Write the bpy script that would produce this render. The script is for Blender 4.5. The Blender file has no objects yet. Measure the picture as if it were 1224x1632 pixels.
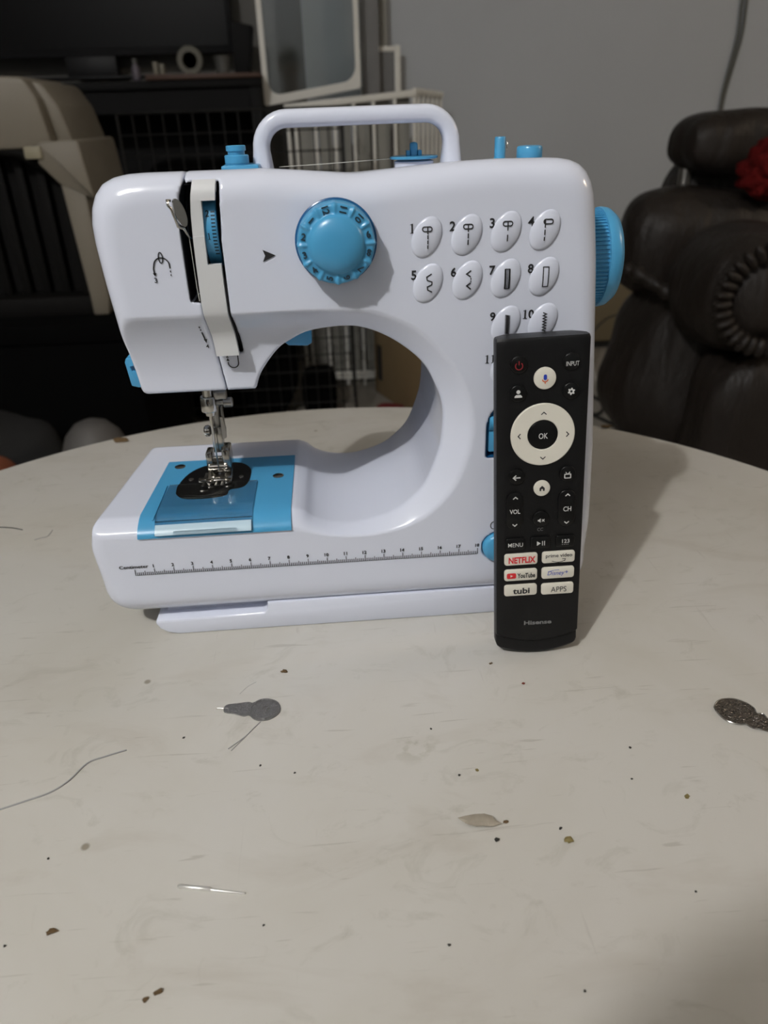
import bpy, bmesh, math, random
import numpy as np
from mathutils import Vector, Matrix, noise as mnoise
random.seed(7); np.random.seed(7)
SC = bpy.context.scene
COL = SC.collection
TZ = 74.0                                   # height of the table top above the floor, cm
def wv(p): return Vector((p[0]/100.0, p[1]/100.0, (p[2]+TZ)/100.0))   # scene cm (table top = 0) -> metres

# ------------------------------------------------------------------ camera
CAM = Vector((11.156, -33.364, 25.073))
PIT, YAW, ROL = math.radians(28.3), math.radians(3.3), math.radians(1.925)
fw = Vector((math.sin(YAW)*math.cos(PIT), math.cos(YAW)*math.cos(PIT), -math.sin(PIT)))
rt = Vector((math.cos(YAW), -math.sin(YAW), 0)); up = rt.cross(fw)
rt2 = rt*math.cos(ROL) - up*math.sin(ROL); up2 = rt*math.sin(ROL) + up*math.cos(ROL)
cam = bpy.data.cameras.new('camera'); co = bpy.data.objects.new('camera', cam); COL.objects.link(co)
M = Matrix((rt2, up2, -fw)).transposed().to_4x4(); M.translation = wv(CAM); co.matrix_world = M
cam.sensor_fit = 'VERTICAL'; cam.sensor_height = 36.0; cam.sensor_width = 36.0; cam.lens = 1180/1632*36
cam.clip_start = 0.01; cam.clip_end = 50
cam.dof.use_dof = True; cam.dof.focus_distance = 0.345; cam.dof.aperture_fstop = 12.0
SC.camera = co
# ------------------------------------------------------------------ world, lights, exposure
w = bpy.data.worlds.new('room_air'); SC.world = w; w.use_nodes = True
w.node_tree.nodes['Background'].inputs[0].default_value = (0.5, 0.5, 0.52, 1)
w.node_tree.nodes['Background'].inputs[1].default_value = 0.02
def lamp(name, p, power, col, radius):
    l = bpy.data.lights.new(name, 'POINT'); l.energy = power; l.color = col; l.shadow_soft_size = radius
    o = bpy.data.objects.new(name, l); COL.objects.link(o); o.location = wv(p); return o
lamp('ceiling_bulb', (-92, -132, 193), 64, (1.0, 0.985, 0.965), 0.029)
lamp('side_lamp_bulb', (240, 30, 105), 14, (1.0, 0.80, 0.58), 0.06)
vs = SC.view_settings
vs.view_transform = 'Standard'; vs.look = 'None'; vs.gamma = 1.0; vs.use_curve_mapping = False; vs.exposure = 0.79

# ------------------------------------------------------------------ helpers
def srgb(r, g, b):
    f = lambda c: ((c/255.0)/12.92 if c/255.0 <= 0.04045 else ((c/255.0+0.055)/1.055)**2.4)
    return (f(r), f(g), f(b))
def mat(name, col, rough=0.5, metal=0.0, spec=0.5, vary=0.06, vscale=30.0, bump=0.0, bscale=200.0, trans=0.0, coat=0.0, stretch=(1,1,1), alpha=1.0, sheen=0.0, sss=0.0, bdist=0.002):
    m = bpy.data.materials.new(name); m.use_nodes = True
    nt = m.node_tree; b = nt.nodes['Principled BSDF']
    tc = nt.nodes.new('ShaderNodeTexCoord'); mp = nt.nodes.new('ShaderNodeMapping'); mp.inputs['Scale'].default_value = stretch
    nt.links.new(tc.outputs['Object'], mp.inputs[0])
    n = nt.nodes.new('ShaderNodeTexNoise'); n.inputs['Scale'].default_value = vscale; n.inputs['Detail'].default_value = 3
    nt.links.new(mp.outputs[0], n.inputs['Vector'])
    mx = nt.nodes.new('ShaderNodeMix'); mx.data_type = 'RGBA'
    mx.inputs['A'].default_value = (*[c*(1-vary) for c in col], 1); mx.inputs['B'].default_value = (*[min(1, c*(1+vary)) for c in col], 1)
    nt.links.new(n.outputs['Fac'], mx.inputs['Factor']); nt.links.new(mx.outputs['Result'], b.inputs['Base Color'])
    b.inputs['Roughness'].default_value = rough; b.inputs['Metallic'].default_value = metal
    b.inputs['Specular IOR Level'].default_value = spec
    b.inputs['Transmission Weight'].default_value = trans; b.inputs['Coat Weight'].default_value = coat; b.inputs['Alpha'].default_value = alpha
    b.inputs['Sheen Weight'].default_value = sheen
    if sss: b.inputs['Subsurface Weight'].default_value = sss; b.inputs['Subsurface Radius'].default_value = (0.004, 0.004, 0.004)
    if bump:
        n2 = nt.nodes.new('ShaderNodeTexNoise'); n2.inputs['Scale'].default_value = bscale; n2.inputs['Detail'].default_value = 4
        nt.links.new(mp.outputs[0], n2.inputs['Vector'])
        bp = nt.nodes.new('ShaderNodeBump'); bp.inputs['Strength'].default_value = bump; bp.inputs['Distance'].default_value = bdist
        nt.links.new(n2.outputs['Fac'], bp.inputs['Height']); nt.links.new(bp.outputs[0], b.inputs['Normal'])
    return m
BASE = {}
def setp(o, label=None, cat=None, group=None, kind=None):
    if label: o['label'] = label
    if cat: o['category'] = cat
    if group: o['group'] = group
    if kind: o['kind'] = kind
    return o
def thing(name, label, cat, base, group=None):
    o = bpy.data.objects.new(name, None); COL.objects.link(o); o.location = wv(base); o.empty_display_size = 0.02
    BASE[o] = np.array(base, float); setp(o, label, cat, group); return o
def mk(name, geo, m, parent=None, base=None, smooth=40, label=None, kind=None):
    """geo = (verts in scene cm, faces). parent: thing/part; base: origin for a top-level mesh."""
    V, Fc = geo; V = np.asarray(V, float)
    if parent is not None: b = BASE[parent]
    else:
        if base is None: base = ((V[:,0].min()+V[:,0].max())/2, (V[:,1].min()+V[:,1].max())/2, V[:,2].min())
        b = np.array(base, float)
    me = bpy.data.meshes.new(name); me.from_pydata(((V-b)/100.0).tolist(), [], [list(map(int, f)) for f in Fc]); me.validate(); me.update()
    me.materials.append(m)
    if smooth:
        me.shade_smooth()
        if smooth < 180: me.set_sharp_from_angle(angle=math.radians(smooth))
    o = bpy.data.objects.new(name, me); COL.objects.link(o)
    if parent is not None: o.parent = parent
    else: o.location = wv(b)
    BASE[o] = b
    if label: o['label'] = label
    if kind: o['kind'] = kind
    return o
def join(*gs):
    V = []; F = []; k = 0
    for v, f in gs:
        v = np.asarray(v, float); V.append(v); F += [[i+k for i in q] for q in f]; k += len(v)
    return np.concatenate(V), F
def bm_geo(bm):
    bm.verts.ensure_lookup_table(); bmesh.ops.recalc_face_normals(bm, faces=bm.faces[:]); bm.verts.index_update()
    r = (np.array([v.co[:] for v in bm.verts]), [[v.index for v in f.verts] for f in bm.faces]); bm.free(); return r
def box(x0, x1, y0, y1, z0, z1, bev=0.0, seg=2):
    bm = bmesh.new(); bmesh.ops.create_cube(bm, size=1.0)
    for v in bm.verts: v.co = ((x0+x1)/2+v.co.x*(x1-x0), (y0+y1)/2+v.co.y*(y1-y0), (z0+z1)/2+v.co.z*(z1-z0))
    if bev: bmesh.ops.bevel(bm, geom=bm.edges[:], offset=bev, segments=seg, profile=0.5, affect='EDGES')
    return bm_geo(bm)
def prism(poly, fn, d0, d1, bev=0.0, seg=2):
    """2-D outline extruded from d0 to d1; fn(a,b,d)->xyz"""
    bm = bmesh.new()
    f = bm.faces.new([bm.verts.new(fn(a, b, d0)) for a, b in poly])
    r = bmesh.ops.extrude_face_region(bm, geom=[f]); vs_ = [e for e in r['geom'] if isinstance(e, bmesh.types.BMVert)]
    delta = Vector(fn(0, 0, d1)) - Vector(fn(0, 0, d0)); bmesh.ops.translate(bm, verts=vs_, vec=delta)
    if bev:
        bm.normal_update(); bmesh.ops.recalc_face_normals(bm, faces=bm.faces[:])
        es = [e for e in bm.edges if len(e.link_faces) == 2 and e.calc_face_angle(0) > 0.7]
        bmesh.ops.bevel(bm, geom=es, offset=bev, segments=seg, profile=0.5, affect='EDGES')
    return bm_geo(bm)
XZ = lambda a, b, d: (a, d, b)
XY = lambda a, b, d: (a, b, d)
YZ = lambda a, b, d: (d, a, b)
def tube(path, rad, n=10, caps=True, closed=False, sq=None):
    P = [Vector(p) for p in path]; N = len(P); V = []; F = []
    ref = None
    for i, p in enumerate(P):
        if closed: t = (P[(i+1) % N]-P[i-1]).normalized()
        else: t = (P[min(i+1, N-1)]-P[max(i-1, 0)]).normalized()
        if ref is None: ref = t.orthogonal().normalized()
        a = (ref - t*ref.dot(t)).normalized(); b = t.cross(a); ref = a
        r = rad[i] if hasattr(rad, '__len__') else rad
        for k in range(n):
            th = 2*math.pi*k/n; V.append(p + a*(r*math.cos(th)) + b*(r*math.sin(th)))
    for i in range(N if closed else N-1):
        j = (i+1) % N
        for k in range(n): F.append([i*n+k, i*n+(k+1) % n, j*n+(k+1) % n, j*n+k])
    if caps and not closed: F.append(list(range(n))[::-1]); F.append([(N-1)*n+k for k in range(n)])
    return np.array([v[:] for v in V]), F
def lathe(prof, c, axis='z', n=40, fr=None):
    """prof [(r,h)...]; r==0 ends become poles"""
    V = []; F = []; rows = []
    for r, h in prof:
        row = []
        if r < 1e-6: row = [len(V)]; V.append((0, 0, h))
        else:
            for k in range(n):
                th = 2*math.pi*k/n; rr = r if fr is None else r*fr(th, r, h); row.append(len(V)); V.append((rr*math.cos(th), rr*math.sin(th), h))
        rows.append(row)
    for a, b in zip(rows[:-1], rows[1:]):
        for k in range(n):
            k2 = (k+1) % n
            if len(a) == 1 and len(b) == 1: continue
            if len(a) == 1: F.append([a[0], b[k2], b[k]][::-1])
            elif len(b) == 1: F.append([a[k], a[k2], b[0]])
            else: F.append([a[k], a[k2], b[k2], b[k]])
    if len(rows[0]) > 1: F.append(rows[0][::-1])
    if len(rows[-1]) > 1: F.append(rows[-1])
    V = np.array(V)
    if axis == 'x': V = V[:, [2, 0, 1]]
    elif axis == '-y': V = np.c_[V[:,0], -V[:,2], V[:,1]]
    elif axis == 'y': V = np.c_[V[:,1], V[:,2], V[:,0]]
    return V + np.array(c, float), F
def superell(c, h, e1=0.5, e2=0.5, nu=40, nv=24, amp=0.0, freq=0.1, ry=0.0):
    V = []; F = []
    pw = lambda x, e: math.copysign(abs(x)**e, x)
    for j in range(nv+1):
        v = -math.pi/2 + math.pi*j/nv
        for i in range(nu):
            u = 2*math.pi*i/nu
            d = (pw(math.cos(v), e1)*pw(math.cos(u), e2), pw(math.cos(v), e1)*pw(math.sin(u), e2), pw(math.sin(v), e1))
            qx, qz = h[0]*d[0], h[2]*d[2]; cr_, sr_ = math.cos(ry), math.sin(ry)
            p = Vector((c[0]+qx*cr_-qz*sr_, c[1]+h[1]*d[1], c[2]+qx*sr_+qz*cr_))
            if amp:
                s = 1 + amp*mnoise.noise(p*freq); p = Vector(c)+(p-Vector(c))*s
            V.append(p[:])
    for j in range(nv):
        for i in range(nu): F.append([j*nu+i, j*nu+(i+1) % nu, (j+1)*nu+(i+1) % nu, (j+1)*nu+i])
    bm = bmesh.new(); bv = [bm.verts.new(p) for p in V]
    for f in F: bm.faces.new([bv[i] for i in f])
    bmesh.ops.remove_doubles(bm, verts=bm.verts[:], dist=1e-4); return bm_geo(bm)
def arc(cx, cz, r, a0, a1, n=8): return [(cx+r*math.cos(math.radians(a0+(a1-a0)*i/n)), cz+r*math.sin(math.radians(a0+(a1-a0)*i/n))) for i in range(n+1)]
def rrect(x0, x1, z0, z1, r, n=5):
    return arc(x1-r, z0+r, r, -90, 0, n)+arc(x1-r, z1-r, r, 0, 90, n)+arc(x0+r, z1-r, r, 90, 180, n)+arc(x0+r, z0+r, r, 180, 270, n)
def ell(cx, cz, a, b, n=32, rot=0.0):
    c, s = math.cos(rot), math.sin(rot)
    return [(cx+a*math.cos(t)*c-b*math.sin(t)*s, cz+a*math.cos(t)*s+b*math.sin(t)*c) for t in [2*math.pi*i/n for i in range(n)]]
# flat print ---------------------------------------------------------------
_tc = {}
def text2d(s, bold=0.0):
    k = (s, bold)
    if k not in _tc:
        cu = bpy.data.curves.new('t', 'FONT'); cu.body = s; cu.size = 1; cu.resolution_u = 3; cu.offset = bold; cu.fill_mode = 'BOTH'
        o = bpy.data.objects.new('t', cu); COL.objects.link(o); dg = bpy.context.evaluated_depsgraph_get()
        me = bpy.data.meshes.new_from_object(o.evaluated_get(dg))
        V = np.array([v.co[:2] for v in me.vertices]); F = [list(p.vertices) for p in me.polygons]
        bpy.data.objects.remove(o); bpy.data.curves.remove(cu); bpy.data.meshes.remove(me); _tc[k] = (V, F)
    return _tc[k]
def text(s, cx, cz, wid=None, hgt=None, rot=0.0, bold=0.0, slant=0.0):
    V, F = text2d(s, bold); V = V.copy(); lo, hi = V.min(0), V.max(0)
    sw = wid/(hi[0]-lo[0]) if wid else None; sh = hgt/(hi[1]-lo[1]) if hgt else None
    sw = sw or sh; sh = sh or sw
    V = (V-(lo+hi)/2)*np.array([sw, sh]); V[:,0] += slant*V[:,1]
    c, q = math.cos(rot), math.sin(rot)
    return np.c_[V[:,0]*c-V[:,1]*q+cx, V[:,0]*q+V[:,1]*c+cz], F
def stroke(pts, wd, closed=False, dense=False):
    """flat poly-line of width wd"""
    P0_ = [np.array(p, float) for p in pts]; P = []
    for i in range(len(P0_) if closed else len(P0_)-1):
        a, b = P0_[i], P0_[(i+1) % len(P0_)]; m = max(1, int(np.linalg.norm(b-a)/0.1)) if dense else 1
        P += [a+(b-a)*k/m for k in range(m)]
    if not closed: P.append(P0_[-1])
    N = len(P); L = []; R_ = []
    for i in range(N):
        if closed: a, b = P[i]-P[i-1], P[(i+1) % N]-P[i]
        else: a = P[i]-P[max(i-1, 0)]; b = P[min(i+1, N-1)]-P[i]
        if not a.any(): a = b
        if not b.any(): b = a
        a = a/np.linalg.norm(a); b = b/np.linalg.norm(b); t = a+b
        if np.linalg.norm(t) < 1e-3: t = a
        t /= np.linalg.norm(t); n = np.array([-t[1], t[0]]); k = 1/max(0.5, n@np.array([-a[1], a[0]]))
        L.append(P[i]+n*wd/2*k); R_.append(P[i]-n*wd/2*k)
    V = np.array(L+R_); F = []
    for i in range(N if closed else N-1): j = (i+1) % N; F.append([N+i, N+j, j, i])
    return V, F
def one(cx, cz, h):
    k = h/0.36; P = [(-.085, -.18), (.085, -.18), (.085, -.163), (.03, -.15), (.03, .18), (.012, .18), (-.085, .14), (-.08, .125), (-.03, .135), (-.03, -.15), (-.085, -.163)]
    return poly2([(cx+a*k, cz+b*k) for a, b in P])
def number(n, cx, cz, h, bold=0.0, gap=0.25):
    st = str(n); out = []; x0 = cx-(len(st)-1)*gap*h/0.36/2
    for i, c in enumerate(st):
        x = x0+i*gap*h/0.36; out.append(one(x, cz, h) if c == '1' else text(c, x, cz, hgt=h, bold=bold))
    return j2(*out)
def poly2(pts): return np.array(pts, float), [list(range(len(pts)))]
def j2(*gs):
    V = []; F = []; k = 0
    for v, f in gs:
        V.append(np.asarray(v, float)); F += [[i+k for i in q] for q in f]; k += len(v)
    return np.concatenate(V), F
def on(fn, g):                               # lift a flat 2-D drawing onto a surface
    V, F = g; return np.array([fn(a, b) for a, b in V]), F
# signed distance fields ------------------------------------------------------
def sdpoly(px, pz, poly):
    P = np.asarray(poly, float); Q = np.roll(P, -1, 0); d = np.full(px.shape, 1e9); ins = np.zeros(px.shape, bool)
    for (ax, az), (bx, bz) in zip(P, Q):
        ex, ez = bx-ax, bz-az; L = ex*ex+ez*ez
        if L < 1e-12: continue
        t = np.clip(((px-ax)*ex+(pz-az)*ez)/L, 0, 1); d = np.minimum(d, (px-ax-t*ex)**2+(pz-az-t*ez)**2)
        c = ((az > pz) != (bz > pz))
        if ez: ins ^= c & (px < ex*(pz-az)/ez+ax)
    d = np.sqrt(d); return np.where(ins, -d, d)
def fillet(pts, n=7):
    out = []; N = len(pts)
    for i in range(N):
        x, z, r = pts[i]; p = np.array([x, z]); a = np.array(pts[i-1][:2]); b = np.array(pts[(i+1) % N][:2])
        if r <= 0: out.append((x, z)); continue
        u = a-p; lu = np.linalg.norm(u); u /= lu; v = b-p; lv = np.linalg.norm(v); v /= lv
        ang = math.acos(max(-1, min(1, u@v))); t = min(r/math.tan(ang/2), 0.48*lu, 0.48*lv)
        p0, p1 = p+u*t, p+v*t
        for k in range(n+1):
            s = k/n; q = (1-s)**2*p0+2*s*(1-s)*p+s*s*p1; out.append(tuple(q))
    return out
def crom(pts, n=5):
    P = [np.array(p, float) for p in pts]; out = []
    for i in range(len(P)-1):
        p0, p1, p2, p3 = P[max(i-1, 0)], P[i], P[i+1], P[min(i+2, len(P)-1)]
        for k in range(n):
            t = k/n; out.append(tuple(0.5*(2*p1+(p2-p0)*t+(2*p0-5*p1+4*p2-p3)*t*t+(3*p1-p0-3*p2+p3)*t**3)))
    out.append(tuple(P[-1])); return out
def rint(a, b, R):
    qa, qb = a+R, b+R
    return np.minimum(np.maximum(qa, qb), 0)+np.sqrt(np.maximum(qa, 0)**2+np.maximum(qb, 0)**2)-R
def smax(a, b, k):
    h = np.maximum(k-np.abs(a-b), 0)/k; return np.maximum(a, b)+h*h*k*0.25
def sstep(a, b, x):
    t = np.clip((x-a)/(b-a), 0, 1); return t*t*(3-2*t)
def surfnet(F, o, h):
    S = F < 0; nx, ny, nz = F.shape
    cor = [(i, j, k) for i in (0, 1) for j in (0, 1) for k in (0, 1)]
    cnt = np.zeros((nx-1, ny-1, nz-1), np.uint8)
    for i, j, k in cor: cnt += S[i:nx-1+i, j:ny-1+j, k:nz-1+k]
    act = (cnt > 0) & (cnt < 8); idx = np.argwhere(act); vid = np.full(act.shape, -1, np.int64); vid[act] = np.arange(len(idx))
    vals = {c: F[idx[:,0]+c[0], idx[:,1]+c[1], idx[:,2]+c[2]] for c in cor}
    acc = np.zeros((len(idx), 3)); n = np.zeros(len(idx))
    for a in cor:
        for ax in range(3):
            if a[ax]: continue
            b = list(a); b[ax] = 1; b = tuple(b); va, vb = vals[a], vals[b]; m = (va < 0) != (vb < 0)
            t = np.where(m, va/np.where(m, va-vb, 1), 0); p = np.tile(np.array(a, float), (len(idx), 1)); p[:, ax] = t
            acc += p*m[:, None]; n += m
    V = idx+acc/n[:, None]
    Fc = []
    def quads(D, ax):
        q = np.argwhere(D)
        return q
    for ax in range(3):
        sl0 = [slice(None)]*3; sl1 = [slice(None)]*3; sl0[ax] = slice(0, -1); sl1[ax] = slice(1, None)
        A, Bq = S[tuple(sl0)], S[tuple(sl1)]; q = np.argwhere(A != Bq); o1, o2 = (ax+1) % 3, (ax+2) % 3
        lim = [nx, ny, nz]; q = q[(q[:, o1] >= 1) & (q[:, o1] < lim[o1]-1) & (q[:, o2] >= 1) & (q[:, o2] < lim[o2]-1)]
        ins = A[q[:,0], q[:,1], q[:,2]]
        def cell(d1, d2):
            c = q.copy(); c[:, o1] -= d1; c[:, o2] -= d2; return vid[c[:,0], c[:,1], c[:,2]]
        Q = np.stack([cell(1, 1), cell(0, 1), cell(0, 0), cell(1, 0)], 1); Q[~ins] = Q[~ins][:, ::-1]; Fc.append(Q)
    Fc = np.concatenate(Fc)
    def samp(P):
        P = np.clip(P, 0, np.array(F.shape)-1.001); i = np.floor(P).astype(int); f = P-i; r = 0
        for a, b, c in cor:
            wgt = (f[:,0] if a else 1-f[:,0])*(f[:,1] if b else 1-f[:,1])*(f[:,2] if c else 1-f[:,2]); r = r+wgt*F[i[:,0]+a, i[:,1]+b, i[:,2]+c]
        return r
    for _ in range(2):
        f0 = samp(V); g = np.stack([samp(V+np.eye(3)[a]*0.5)-samp(V-np.eye(3)[a]*0.5) for a in range(3)], 1)
        st = g*(f0/np.maximum((g*g).sum(1), 1e-9))[:, None]; L = np.linalg.norm(st, axis=1, keepdims=True); V = V-st*np.minimum(1, 0.4/np.maximum(L, 1e-9))
    return V*h+np.array(o), Fc.tolist()

# ------------------------------------------------------------------ materials
WHITE = mat('white_glossy_plastic', (0.70, 0.735, 0.845), 0.2, vary=0.012, vscale=8, coat=0.15)
CREAM = mat('cream_plastic', (0.64, 0.65, 0.66), 0.4, vary=0.015)
BLUE = mat('sky_blue_plastic', (0.07, 0.33, 0.58), 0.3, vary=0.03)
DBLUE = mat('dark_blue_plastic', (0.015, 0.10, 0.25), 0.2)
BLACKP = mat('black_plastic', (0.003, 0.003, 0.0035), 0.35, spec=0.3)
CAVITY = mat('slot_shade_black', (0.010, 0.008, 0.010), 0.7)  # near-black that paints the shade inside the thread channel
CHROME = mat('polished_steel', (0.50, 0.485, 0.45), 0.15, metal=1.0, vary=0.1, vscale=120)
STEEL = mat('dull_steel', (0.40, 0.385, 0.36), 0.36, metal=1.0, vary=0.15, vscale=200)
CLEAR = mat('clear_plastic', (0.86, 0.93, 0.97), 0.12, trans=1.0, vary=0.0, spec=0.5)
INK = mat('black_print', (0.012, 0.012, 0.014), 0.6)
INKB = mat('numeral_print', (0.008, 0.03, 0.05), 0.6)
THREADM = mat('white_thread', (0.62, 0.62, 0.55), 0.8)
RBODY = mat('charcoal_plastic', (0.0035, 0.0035, 0.004), 0.42, spec=0.32, bump=0.15, bscale=4000)
RBTN = mat('black_rubber', (0.002, 0.002, 0.0022), 0.33, spec=0.35)
RWHITE = mat('ivory_button', (0.72, 0.69, 0.60), 0.4, vary=0.02)
RINK = mat('white_print', (0.62, 0.62, 0.60), 0.6)
RGREY = mat('grey_print', (0.19, 0.19, 0.19), 0.5)
RRED = mat('red_print', (0.62, 0.018, 0.025), 0.5)
RDRED = mat('dark_red_print', (0.22, 0.012, 0.016), 0.5)
RBLUE = mat('blue_print', (0.02, 0.05, 0.42), 0.5)
RORANGE = mat('orange_print', (0.70, 0.12, 0.03), 0.5)

def table_material():
    m = bpy.data.materials.new('worn_cream_laminate'); m.use_nodes = True; nt = m.node_tree; b = nt.nodes['Principled BSDF']; L = nt.links.new
    tc = nt.nodes.new('ShaderNodeTexCoord')
    def mapping(sc, rot=0):
        mp = nt.nodes.new('ShaderNodeMapping'); mp.inputs['Scale'].default_value = sc; mp.inputs['Rotation'].default_value = (0, 0, rot); L(tc.outputs['Object'], mp.inputs[0]); return mp.outputs[0]
    def noise(vec, s, det=4, rough=0.55, dist=0.0):
        n = nt.nodes.new('ShaderNodeTexNoise'); n.inputs['Scale'].default_value = s; n.inputs['Detail'].default_value = det; n.inputs['Roughness'].default_value = rough; n.inputs['Distortion'].default_value = dist; L(vec, n.inputs['Vector']); return n.outputs['Fac']
    def ramp(f, stops):
        r = nt.nodes.new('ShaderNodeValToRGB'); e = r.color_ramp.elements
        while len(e) < len(stops): e.new(0.5)
        for q, (p, c) in zip(e, stops): q.position = p; q.color = (*c, 1) if hasattr(c, '__len__') else (c, c, c, 1)
        L(f, r.inputs[0]); return r.outputs[0]
    def mix(a, bb, f, mode='MIX'):
        x = nt.nodes.new('ShaderNodeMix'); x.data_type = 'RGBA'; x.blend_type = mode
        for s, v in (('A', a), ('B', bb), ('Factor', f)):
            if hasattr(v, 'is_output'): L(v, x.inputs[s])
            else: x.inputs[s].default_value = (*v, 1) if hasattr(v, '__len__') else v
        return x.outputs['Result']
    base = ramp(noise(mapping((1, 1, 1)), 5, 5, 0.6, 0.6), [(0.3, (0.49, 0.47, 0.415)), (0.55, (0.55, 0.535, 0.495)), (0.75, (0.57, 0.56, 0.535))])
    streak = ramp(noise(mapping((4, 9, 1), 0.7), 3.0, 5, 0.6, 0.8), [(0.55, 0.0), (0.70, 1.0)])
    c = mix(base, (0.46, 0.435, 0.385), streak)
    s1 = nt.nodes.new('ShaderNodeMath'); s1.operation = 'MULTIPLY'; L(streak, s1.inputs[0]); s1.inputs[1].default_value = 0.38
    c = mix(base, (0.42, 0.39, 0.34), s1.outputs[0])
    smudge = ramp(noise(mapping((8, 12, 1), -0.5), 4, 6, 0.65, 1.2), [(0.57, 0.0), (0.74, 0.42)])
    c = mix(c, (0.33, 0.32, 0.27), smudge)
    # fine scratches
    sc = ramp(noise(mapping((14, 190, 1), 0.62), 2.2, 2, 0.5, 0.5), [(0.68, 0.0), (0.75, 0.45)])
    c = mix(c, (0.33, 0.31, 0.27), sc)
    sc2 = ramp(noise(mapping((170, 9, 1), 0.2), 2.0, 2, 0.5, 0.6), [(0.73, 0.0), (0.78, 0.3)])
    c = mix(c, (0.36, 0.34, 0.31), sc2)
    # small marks
    vo = nt.nodes.new('ShaderNodeTexVoronoi'); vo.inputs['Scale'].default_value = 26; L(mapping((1, 1, 1)), vo.inputs['Vector'])
    sp = ramp(vo.outputs['Distance'], [(0.03, 0.75), (0.055, 0.0)])
    keep = ramp(noise(mapping((1, 1, 1)), 23, 0), [(0.55, 0.0), (0.58, 1.0)])
    k = nt.nodes.new('ShaderNodeMath'); k.operation = 'MULTIPLY'; L(sp, k.inputs[0]); L(keep, k.inputs[1])
    c = mix(c, (0.16, 0.13, 0.08), k.outputs[0])
    vo2 = nt.nodes.new('ShaderNodeTexVoronoi'); vo2.inputs['Scale'].default_value = 11; L(mapping((1, 1.3, 1), 0.3), vo2.inputs['Vector'])
    sp2 = ramp(vo2.outputs['Distance'], [(0.06, 0.34), (0.17, 0.0)]); kp2 = ramp(noise(mapping((1, 1, 1)), 130, 3), [(0.5, 0.0), (0.62, 1.0)])
    k2 = nt.nodes.new('ShaderNodeMath'); k2.operation = 'MULTIPLY'; L(sp2, k2.inputs[0]); L(kp2, k2.inputs[1]); c = mix(c, (0.25, 0.24, 0.17), k2.outputs[0])
    L(c, b.inputs['Base Color'])
    L(ramp(noise(mapping((1, 1, 1)), 14, 4), [(0.3, 0.34), (0.7, 0.5)]), b.inputs['Roughness'])
    bp = nt.nodes.new('ShaderNodeBump'); bp.inputs['Strength'].default_value = 0.06; bp.inputs['Distance'].default_value = 0.001
    L(noise(mapping((1, 1, 1)), 60, 4), bp.inputs['Height']); L(bp.outputs[0], b.inputs['Normal'])
    return m
TABLEM = table_material()
WALLM = mat('grey_wall_paint', (0.43, 0.455, 0.48), 0.75, vary=0.05, vscale=2.5, bump=0.1, bscale=60)
DWALLM = mat('dark_taupe_wall', (0.13, 0.125, 0.115), 0.8, vary=0.08, vscale=2)  # darker taupe tone for the left walls
CEILM = mat('ceiling_paint', (0.62, 0.61, 0.59), 0.85, vary=0.03)
FLOORM = mat('grey_beige_floor', (0.30, 0.275, 0.235), 0.7, vary=0.25, vscale=7, bump=0.2, bscale=90)
BLACKB = mat('black_baseboard', (0.01, 0.01, 0.01), 0.5)

# ------------------------------------------------------------------ the room
FL = -TZ
XL, XR, YB, YF, CE = -260.0, 330.0, 300.0, -270.0, 205.0
def struct(name, geo, m, **k): return setp(mk(name, geo, m, smooth=0, **k), kind='structure')
struct('floor', box(XL, XR, YF, YB, FL-6, FL), FLOORM)
struct('ceiling', box(XL, XR, YF, YB, CE, CE+6), CEILM)
struct('wall_back', box(5.7, XR, YB, YB+8, FL, CE), WALLM)
struct('wall_back_left', box(XL, 5.7, YB, YB+8, FL, CE), DWALLM)
struct('wall_left', box(XL-8, XL, YF, YB+8, FL, CE), DWALLM)
struct('wall_right', box(XR, XR+8, YF, YB+8, FL, CE), WALLM)
struct('wall_front', box(XL, XR, YF-8, YF, FL, CE), WALLM)
struct('baseboard_back', box(5.7, XR, YB-1.4, YB, FL, FL+4.2), BLACKB)

# ------------------------------------------------------------------ round table
TC = (9.74, -4.93); TR = 40.2
t = thing('round_table', 'round cream table with a worn, stained top under the sewing machine', 'table', (TC[0], TC[1], FL))
mk('table_top', lathe([(0, -2.6), (TR-0.5, -2.6), (TR-0.1, -2.3), (TR, -1.6), (TR, -0.45), (TR-0.12, -0.15), (TR-0.4, 0.0), (0, 0.0)], (TC[0], TC[1], 0), n=160), TABLEM, t, smooth=30)
mk('pedestal', lathe([(0, FL+6), (6, FL+6), (6.5, FL+10), (3.6, FL+16), (3.4, -22), (4.5, -12), (9, -5), (12, -2.6), (0, -2.6)], (TC[0], TC[1], 0), n=32), CREAM, t)
for k in range(4):
    a = math.pi/4+k*math.pi/2; d = Vector((math.cos(a), math.sin(a), 0)); c0 = Vector((TC[0], TC[1], 0))
    mk('leg', tube([c0+d*4+Vector((0, 0, FL+11)), c0+d*14+Vector((0, 0, FL+9.5)), c0+d*24+Vector((0, 0, FL+5)), c0+d*30+Vector((0, 0, FL+2))], [2.6, 2.4, 2.1, 2.0], 12), CREAM, t)

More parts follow.
